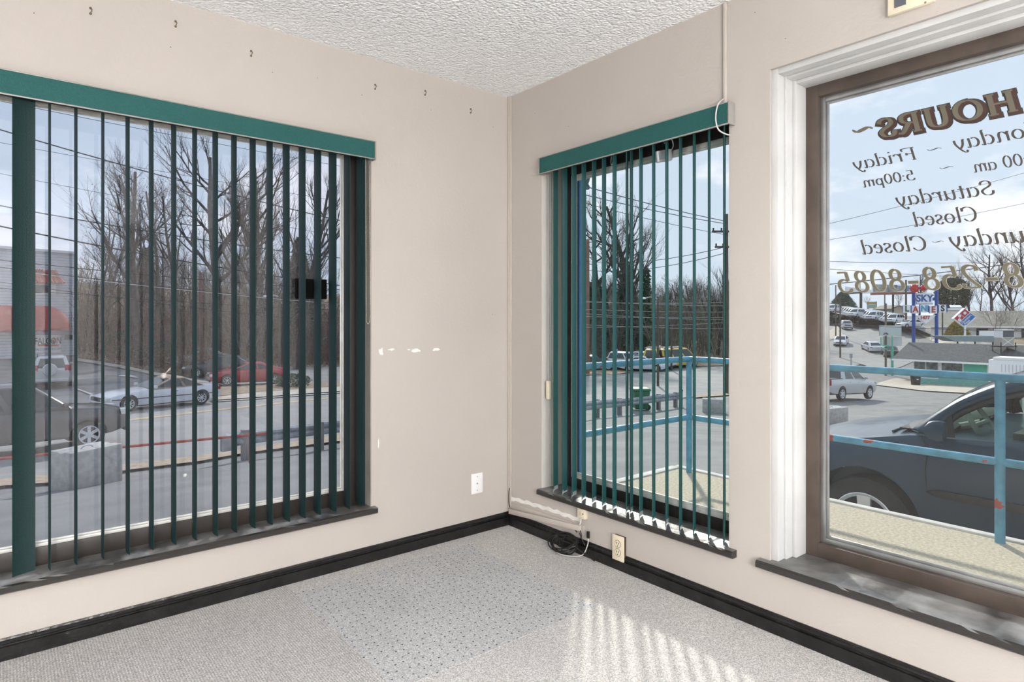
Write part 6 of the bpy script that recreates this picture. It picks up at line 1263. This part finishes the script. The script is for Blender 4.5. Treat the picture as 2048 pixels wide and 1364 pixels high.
# ================================================================ TREES
M_bark = mat('grey_bark', (.07, .06, .052), .95, var=.3, vscale=3, bump=.3); M_twig = mat('twig_bark', (.13, .105, .09), .95, var=.2, vscale=2); M_barkL = mat('pale_bark', (.22, .19, .155), .95, var=.25, vscale=3)
M_ever = mat('evergreen_needles', (.035, .065, .03), .9, vscale=3, var=.4); M_gold_b = mat('golden_conifer', (.16, .14, .03), .9, vscale=4, col2=(.42, .30, .06)); M_brownleaf = mat('dead_leaves', (.17, .10, .055), .95, var=.4, vscale=5)
M_ivy = mat('ivy_green', (.05, .09, .035), .9, var=.4, vscale=4)
def bare_tree(seed, H=16, R0=.28, split=.35, spread=.55, up=.35, n1=9, n2=6, n3=5, n4=4, leaves=0, multi=1):
    rg = random.Random(seed); trunk = MB(); br = MB(); tw = MB(); lf = MB()
    def grow(p, d, L, r, lvl, mb, nseg, nsd, wob):
        pts = [Vector(p)]; dd = Vector(d).normalized(); rs = [r]
        for i in range(nseg):
            dd = (dd + Vector((rg.uniform(-1, 1), rg.uniform(-1, 1), rg.uniform(-.6, 1)))*wob + UP*up*.12*lvl).normalized(); pts.append(pts[-1]+dd*L/nseg); rs.append(r*(1-.72*(i+1)/nseg))
        mb.tube(pts, rs, nsd, cap=False); return pts, rs
    def side(pts, rs, t):
        f = t*(len(pts)-1); i = min(int(f), len(pts)-2); p = pts[i].lerp(pts[i+1], f-i); d = (pts[i+1]-pts[i]).normalized(); r = lerp(rs[i], rs[i+1], f-i); return p, d, r
    def dirn(d, ang):
        a = d.orthogonal().normalized(); b_ = d.cross(a); ph = rg.uniform(0, 2*PI); return (d*math.cos(ang)+(a*math.cos(ph)+b_*math.sin(ph))*math.sin(ang)).normalized()
    for mtr in range(multi):
        td = Vector((rg.uniform(-.08, .08)*(1+multi), rg.uniform(-.08, .08)*(1+multi), 1)); tp_, tr = grow((rg.uniform(-.2, .2)*(multi-1), rg.uniform(-.2, .2)*(multi-1), -.3), td, H*.86, R0/(multi**.5), 0, trunk, 9, 8, .07)
        for i in range(n1):
            t = lerp(split, .97, (i+rg.random()*.8)/n1); p, d, r = side(tp_, tr, t); L1 = H*(.46*(1-t)+.13)*rg.uniform(.75, 1.2)
            b1, r1 = grow(p, dirn(d, rg.uniform(.6, 1.25)*spread*1.6), L1, r*.62, 1, br, 6, 5, .16)
            for j in range(n2):
                t2 = lerp(.2, .98, (j+rg.random())/n2); p2, d2, rr2 = side(b1, r1, t2); L2_ = L1*rg.uniform(.28, .55)
                b2, r2 = grow(p2, dirn(d2, rg.uniform(.35, .9)), L2_, max(.012, rr2*.6), 2, br, 4, 4, .2)
                for k_ in range(n3):
                    p3, d3, rr3 = side(b2, r2, lerp(.15, 1, (k_+rg.random())/n3)*.999); L3 = L2_*rg.uniform(.3, .6)
                    b3, r3 = grow(p3, dirn(d3, rg.uniform(.3, .8)), L3, max(.008, rr3*.6), 3, tw, 3, 3, .22)
                    for l in range(n4):
                        p4, d4, rr4 = side(b3, r3, (l+1)/n4*.999); grow(p4, dirn(d4, rg.uniform(.3, .8)), L3*rg.uniform(.35, .7), .006, 3, tw, 2, 3, .15)
                        if leaves and rg.random() < leaves:
                            for q in range(2):
                                c_ = p4+Vector((rg.uniform(-.3, .3), rg.uniform(-.3, .3), rg.uniform(-.3, .3))); a = dirn(UP, 1)*.10; b_ = dirn(UP, 1)*.10; n_ = len(lf.v); lf.v += [c_, c_+a, c_+a+b_]; lf.face([n_, n_+1, n_+2])
    return trunk, br, tw, lf
TREES = []
def tree_proto(label, group, seed, bark=None, twig=None, ivy=0, **k):
    tr, br, tw, lf = bare_tree(seed, **k); r = thing('bare_tree', label, 'tree', (0, 0, 0), 0, group)
    tr.build('trunk', bark or M_bark, r, smooth=True, angle=180, recalc=False); br.build('branches', bark or M_bark, r, smooth=True, angle=180, recalc=False); tw.build('twigs', twig or M_twig, r, recalc=False)
    if lf.f: lf.build('dead_leaves', M_brownleaf, r, recalc=False)
    if ivy:
        rg = random.Random(seed+9); m = MB()
        for i in range(2200):
            z = rg.uniform(0, ivy)**1.0; a = rg.uniform(0, 2*PI); R_ = rg.uniform(.25, .75)*(1-.45*z/ivy); c_ = Vector((R_*math.cos(a), R_*math.sin(a), z)); u_ = Vector((rg.uniform(-1, 1), rg.uniform(-1, 1), rg.uniform(-1, 1))).normalized()*.16; v_ = u_.orthogonal().normalized()*.16; n_ = len(m.v); m.v += [c_, c_+u_, c_+u_+v_, c_+v_]; m.face([n_, n_+1, n_+2, n_+3])
        m.build('ivy', M_ivy, r, recalc=False)
    return r
GW = 'bare woodland trees'
LW = 'bare leafless tree standing in the woods beyond the road'
pA = tree_proto('tall bare tree with a wide crown, biggest at the left of the long window', None, 11, H=17, R0=.34, split=.38, spread=.6, n1=11, n2=7, n3=5, n4=4)
pB = tree_proto('bare tree with upswept fan-shaped branches near the right of the long window', None, 22, H=14.5, R0=.24, split=.22, spread=.36, up=.9, n1=13, n2=7, n3=5, n4=3)
pC = tree_proto(LW, GW, 33, H=13, R0=.18, split=.35, spread=.45, n1=8, n2=6, n3=4, n4=4, leaves=.5)
pD = tree_proto(LW, GW, 44, H=15, R0=.20, split=.5, spread=.5, n1=8, n2=6, n3=4, n4=3, leaves=.35)
pE = tree_proto('great bare tree with an ivy-clad trunk in the middle of the short window', None, 55, H=19, R0=.45, split=.36, spread=.55, n1=11, n2=7, n3=5, n4=4, ivy=9)
pF = tree_proto(LW, GW, 66, H=8, R0=.10, split=.15, spread=.6, n1=8, n2=5, n3=4, n4=3, multi=3, bark=M_barkL, twig=M_barkL)
rg = random.Random(5)
def place(src, px, d, h, used=[None], label=None, group=None, rz=None, first=False, lean=0):
    o = src if first else copy_tree(src); g = foot(px, d, -.05); o.location = g; base = {pA: 17, pB: 14.5, pC: 13, pD: 15, pE: 19, pF: 8}[src]*.95; s = h/base; o.scale = (s, s, s); o.rotation_euler = (lean, lean*.6, rg.uniform(0, 6.28) if rz is None else rz)
    if label: o['label'] = label
    if group: o['group'] = group
    elif label and 'group' in o.keys(): del o['group']
    return o
def hgt(px, d, ytop): return at_d(px, ytop, d).z-foot(px, d).z
place(pA, 277, 47, hgt(277, 47, 290), first=True, rz=.6); place(pB, 590, 50, hgt(590, 50, 300), first=True, rz=1.0); place(pE, 1292, 74, hgt(1292, 74, 362), first=True, rz=.4)
place(pC, 205, 52, hgt(205, 52, 400), first=True); place(pD, 330, 50, hgt(330, 50, 330), first=True); place(pF, 500, 49, 7, first=True)
place(pA, 432, 49, hgt(432, 49, 262), label='tall bare tree with a wide crown in the middle of the long window', rz=2.2)
place(pA, 500, 52, hgt(500, 52, 285), label='tall bare tree just right of the middle of the long window', rz=4.0)
place(pD, 372, 48, hgt(372, 48, 350)); place(pB, 545, 53, hgt(545, 53, 340), label='bare fan-shaped tree behind the right vanes, left of its twin', rz=3)
place(pA, 1200, 71, hgt(1200, 71, 395), label='bare tree with long slanting limbs at the left of the short window', rz=1.2)
place(pB, 1232, 73, hgt(1232, 73, 430), label='bare tree with upswept limbs left of the ivy-clad trunk', rz=.2)
place(pB, 1435, 75, hgt(1435, 75, 520), label='bare bushy tree behind the crossarm pole', rz=.9)
place(pD, 1390, 80, hgt(1390, 80, 545), label='bare tree between the ivy-clad trunk and the crossarm pole')
for px in range(160, 700, 15):
    p = px+rg.uniform(-8, 8); place([pC, pD, pC, pF][rg.randrange(4)], p, rg.uniform(50, 66), hgt(p, 58, rg.uniform(440, 545) if p < 600 else rg.uniform(560, 600)))
for px in range(158, 900, 20):
    p = px+rg.uniform(-9, 9); place([pD, pC][rg.randrange(2)], p, rg.uniform(68, 88), hgt(p, 78, rg.uniform(500, 570) if p < 600 else rg.uniform(570, 605)))
for px in range(1150, 1600, 11):
    p = px+rg.uniform(-6, 6); place([pC, pD, pF, pD][rg.randrange(4)], p, rg.uniform(72, 98), hgt(p, 85, rg.uniform(545, 590)))
for px in range(1150, 1600, 14): p = px+rg.uniform(-6, 6); place([pD, pF][rg.randrange(2)], p, rg.uniform(100, 125), hgt(p, 112, rg.uniform(550, 590)))
# third window trees
place(pA, 1985, 125, hgt(1985, 125, 488), label='great bare tree behind the long tan roof at the right edge', rz=.5); place(pB, 2030, 120, hgt(2030, 120, 485), label='bare tree at the very right behind the phone number', rz=1.5); place(pB, 1948, 130, hgt(1948, 130, 520), label='bare tree with many upright limbs behind the pizza sign', rz=2.5)
place(pA, 1838, 150, hgt(1838, 150, 538), label='bare rounded tree behind the blue sign pillars', rz=2.9); place(pD, 1740, 190, hgt(1740, 190, 590), label='small bare tree left of the yellow-topped sign'); place(pC, 1800, 160, hgt(1800, 160, 575), label='small bare tree behind the sales office')
place(pF, 1990, 92, 6.5, label='pale multi-stemmed small tree in front of the long white wall'); place(pF, 2022, 91, 5.5, label='pale small tree right of the multi-stemmed one before the long white wall'); place(pD, 2060, 115, 20, label='bare tree cut by the right edge of the picture')
for px in (1900, 1925, 1960, 2005, 2045): place([pD, pC][px % 2], px, 140, hgt(px, 140, 545), label='bare tree in the row behind the long tan roof', group='trees behind the tan roof')
# evergreens and bushes
def leafy(name, label, cat, c_, h, rad, m, n=1800, cone=1, size=.16, seed=1, trunk=True, group=None):
    rg = random.Random(seed); r = thing(name, label, cat, c_, 0, group); b = MB()
    for i in range(n):
        z = rg.random()**(.8); R_ = rad*((1-z)**.7 if cone else math.sqrt(max(0, 1-(2*z-1)**2)))*rg.uniform(.55, 1.05)+.02; a = rg.uniform(0, 2*PI); p = c_+Vector((R_*math.cos(a), R_*math.sin(a), z*h+(.1 if cone else 0)))
        u_ = Vector((rg.uniform(-1, 1), rg.uniform(-1, 1), rg.uniform(-.6, .6))).normalized()*size*rg.uniform(.6, 1.3); v_ = u_.orthogonal().normalized()*size*.6; k_ = len(b.v); b.v += [p-u_, p+v_, p+u_*1.2]; b.face([k_, k_+1, k_+2])
    b.build('foliage', m, r, recalc=False)
    if trunk: MB().tube([c_-UP*.1, c_+UP*h*.75], [rad*.06+.03, .02], 6).build('trunk', M_bark, r)
    return r
g = foot(1690, 165); leafy('evergreen_tree', 'broad dark evergreen at the left of the road in the big window', 'tree', foot(1686, 150), hgt(1686, 150, 584), 5.0, mat('blue_green_needles', (.06, .10, .07), .9, var=.4, vscale=3), 6500, 1, .35, 3)
leafy('golden_conifer', 'golden-brown conical bush below the diamond sign', 'bush', foot(1914, 91)+UP*.1, hgt(1914, 91, 644), 1.75, M_gold_b, 4200, 1, .20, 4)
leafy('evergreen_tree', 'dark rounded evergreen behind the letter sign at right', 'tree', foot(1905, 118)+UP*4.5, 6.0, 2.9, mat('dull_green_needles', (.07, .075, .045), .9, var=.4, vscale=3), 5200, 0, .28, 5)
leafy('evergreen_tree', 'tall dark cedar behind the wide vane of the short window', 'tree', foot(1252, 78), hgt(1252, 78, 540), 2.6, M_ever, 4200, 1, .3, 6)
leafy('evergreen_tree', 'dark cedar at the left of the short window below the slanting limbs', 'tree', foot(1190, 80), hgt(1190, 80, 560), 3.2, M_ever, 3500, 1, .3, 7)
leafy('evergreen_tree', 'dark cedar in the woods right of the middle of the long window', 'tree', foot(598, 60), hgt(598, 60, 478), 2.2, M_ever, 3500, 1, .28, 8)
leafy('evergreen_tree', 'dark cedar in the woods left of the tallest tree in the long window', 'tree', foot(292, 60), hgt(292, 60, 500), 2.0, M_ever, 3500, 1, .28, 9)
for i, (px, py, h, rad, lab) in enumerate([(240, 716, 2.2, 1.0, 'dark green bush at the woodland edge, left of the convertible'), (273, 717, 1.9, .9, 'second dark green bush at the woodland edge beside its neighbour'), (322, 736, 2.0, 1.4, 'dense low evergreen bush behind the convertible'), (586, 776, .8, 1.0, 'low green shrub right of the red coupe'), (1722, 743, .8, .7, 'reddish shrub behind the railing'), ]):
    g = ground(px, py); leafy('bush', lab, 'bush', g, h, rad, M_ever if i < 4 else mat('red_brown_leaves', (.13, .05, .04), .9, var=.4, vscale=6), 900, 0, .12, 20+i, trunk=True)
# undergrowth nobody could count
def thicket(label, px0, px1, d0, d1, n, h0, h1, m, seed, name='undergrowth'):
    rg = random.Random(seed); b = MB()
    for i in range(n):
        px = rg.uniform(px0, px1); d = rg.uniform(d0(px), d1); g = foot(px, d); h = lerp(h0, h1, rg.random()**2.2); a = Vector((rg.uniform(-.3, .3), rg.uniform(-.3, .3), 1)).normalized()
        P = [g, g+a*h*.5+Vector((rg.uniform(-.2, .2), rg.uniform(-.2, .2), 0)), g+a*h+Vector((rg.uniform(-.6, .6), rg.uniform(-.6, .6), 0))]; b.tube(P, [rg.uniform(.02, .05), .02, .008], 3, cap=False)
        for k_ in range(3):
            t = rg.uniform(.3, .9); q = P[0].lerp(P[2], t); b.tube([q, q+Vector((rg.uniform(-1, 1), rg.uniform(-1, 1), rg.uniform(.1, 1)))*h*.22], [.015, .006], 3, cap=False)
    o = b.build(name, m, recalc=False); tag(o, label, 'undergrowth', kind='stuff')
M_brush = mat('brown_brush', (.10, .065, .042), .95, vscale=.6, col2=(.22, .145, .09)); M_brush2 = mat('grey_brush', (.15, .125, .10), .95, vscale=.5, col2=(.22, .195, .15))
thicket('tangle of bare brown undergrowth filling the woods outside the left window', 150, 720, lambda px: woods_edge(px)+1, 70, 4200, 1.2, 6.0, M_brush, 1)
thicket('tangle of grey-brown undergrowth under the trees in the short window', 1100, 1610, lambda px: 73, 118, 5400, 1.5, 7.5, M_brush2, 2)
# low brush with dry leaves along the woodland edge
def litterbush(label, px0, px1, df, n, m, seed):
    rg = random.Random(seed); b = MB()
    for i in range(n):
        px = rg.uniform(px0, px1); g = foot(px, df(px)+rg.random()**2*12); c_ = g+UP*rg.random()**2*1.6; u_ = Vector((rg.uniform(-1, 1), rg.uniform(-1, 1), rg.uniform(-1, 1))).normalized()*.085; v_ = u_.orthogonal()*.9; k_ = len(b.v); b.v += [c_, c_+u_, c_+v_]; b.face([k_, k_+1, k_+2])
    tag(b.build('dry_leaves', m, recalc=False), label, 'leaves', kind='stuff')
litterbush('dry brown leaves caught in the brush along the woodland edge', 155, 700, lambda px: woods_edge(px), 13000, M_brownleaf, 3)
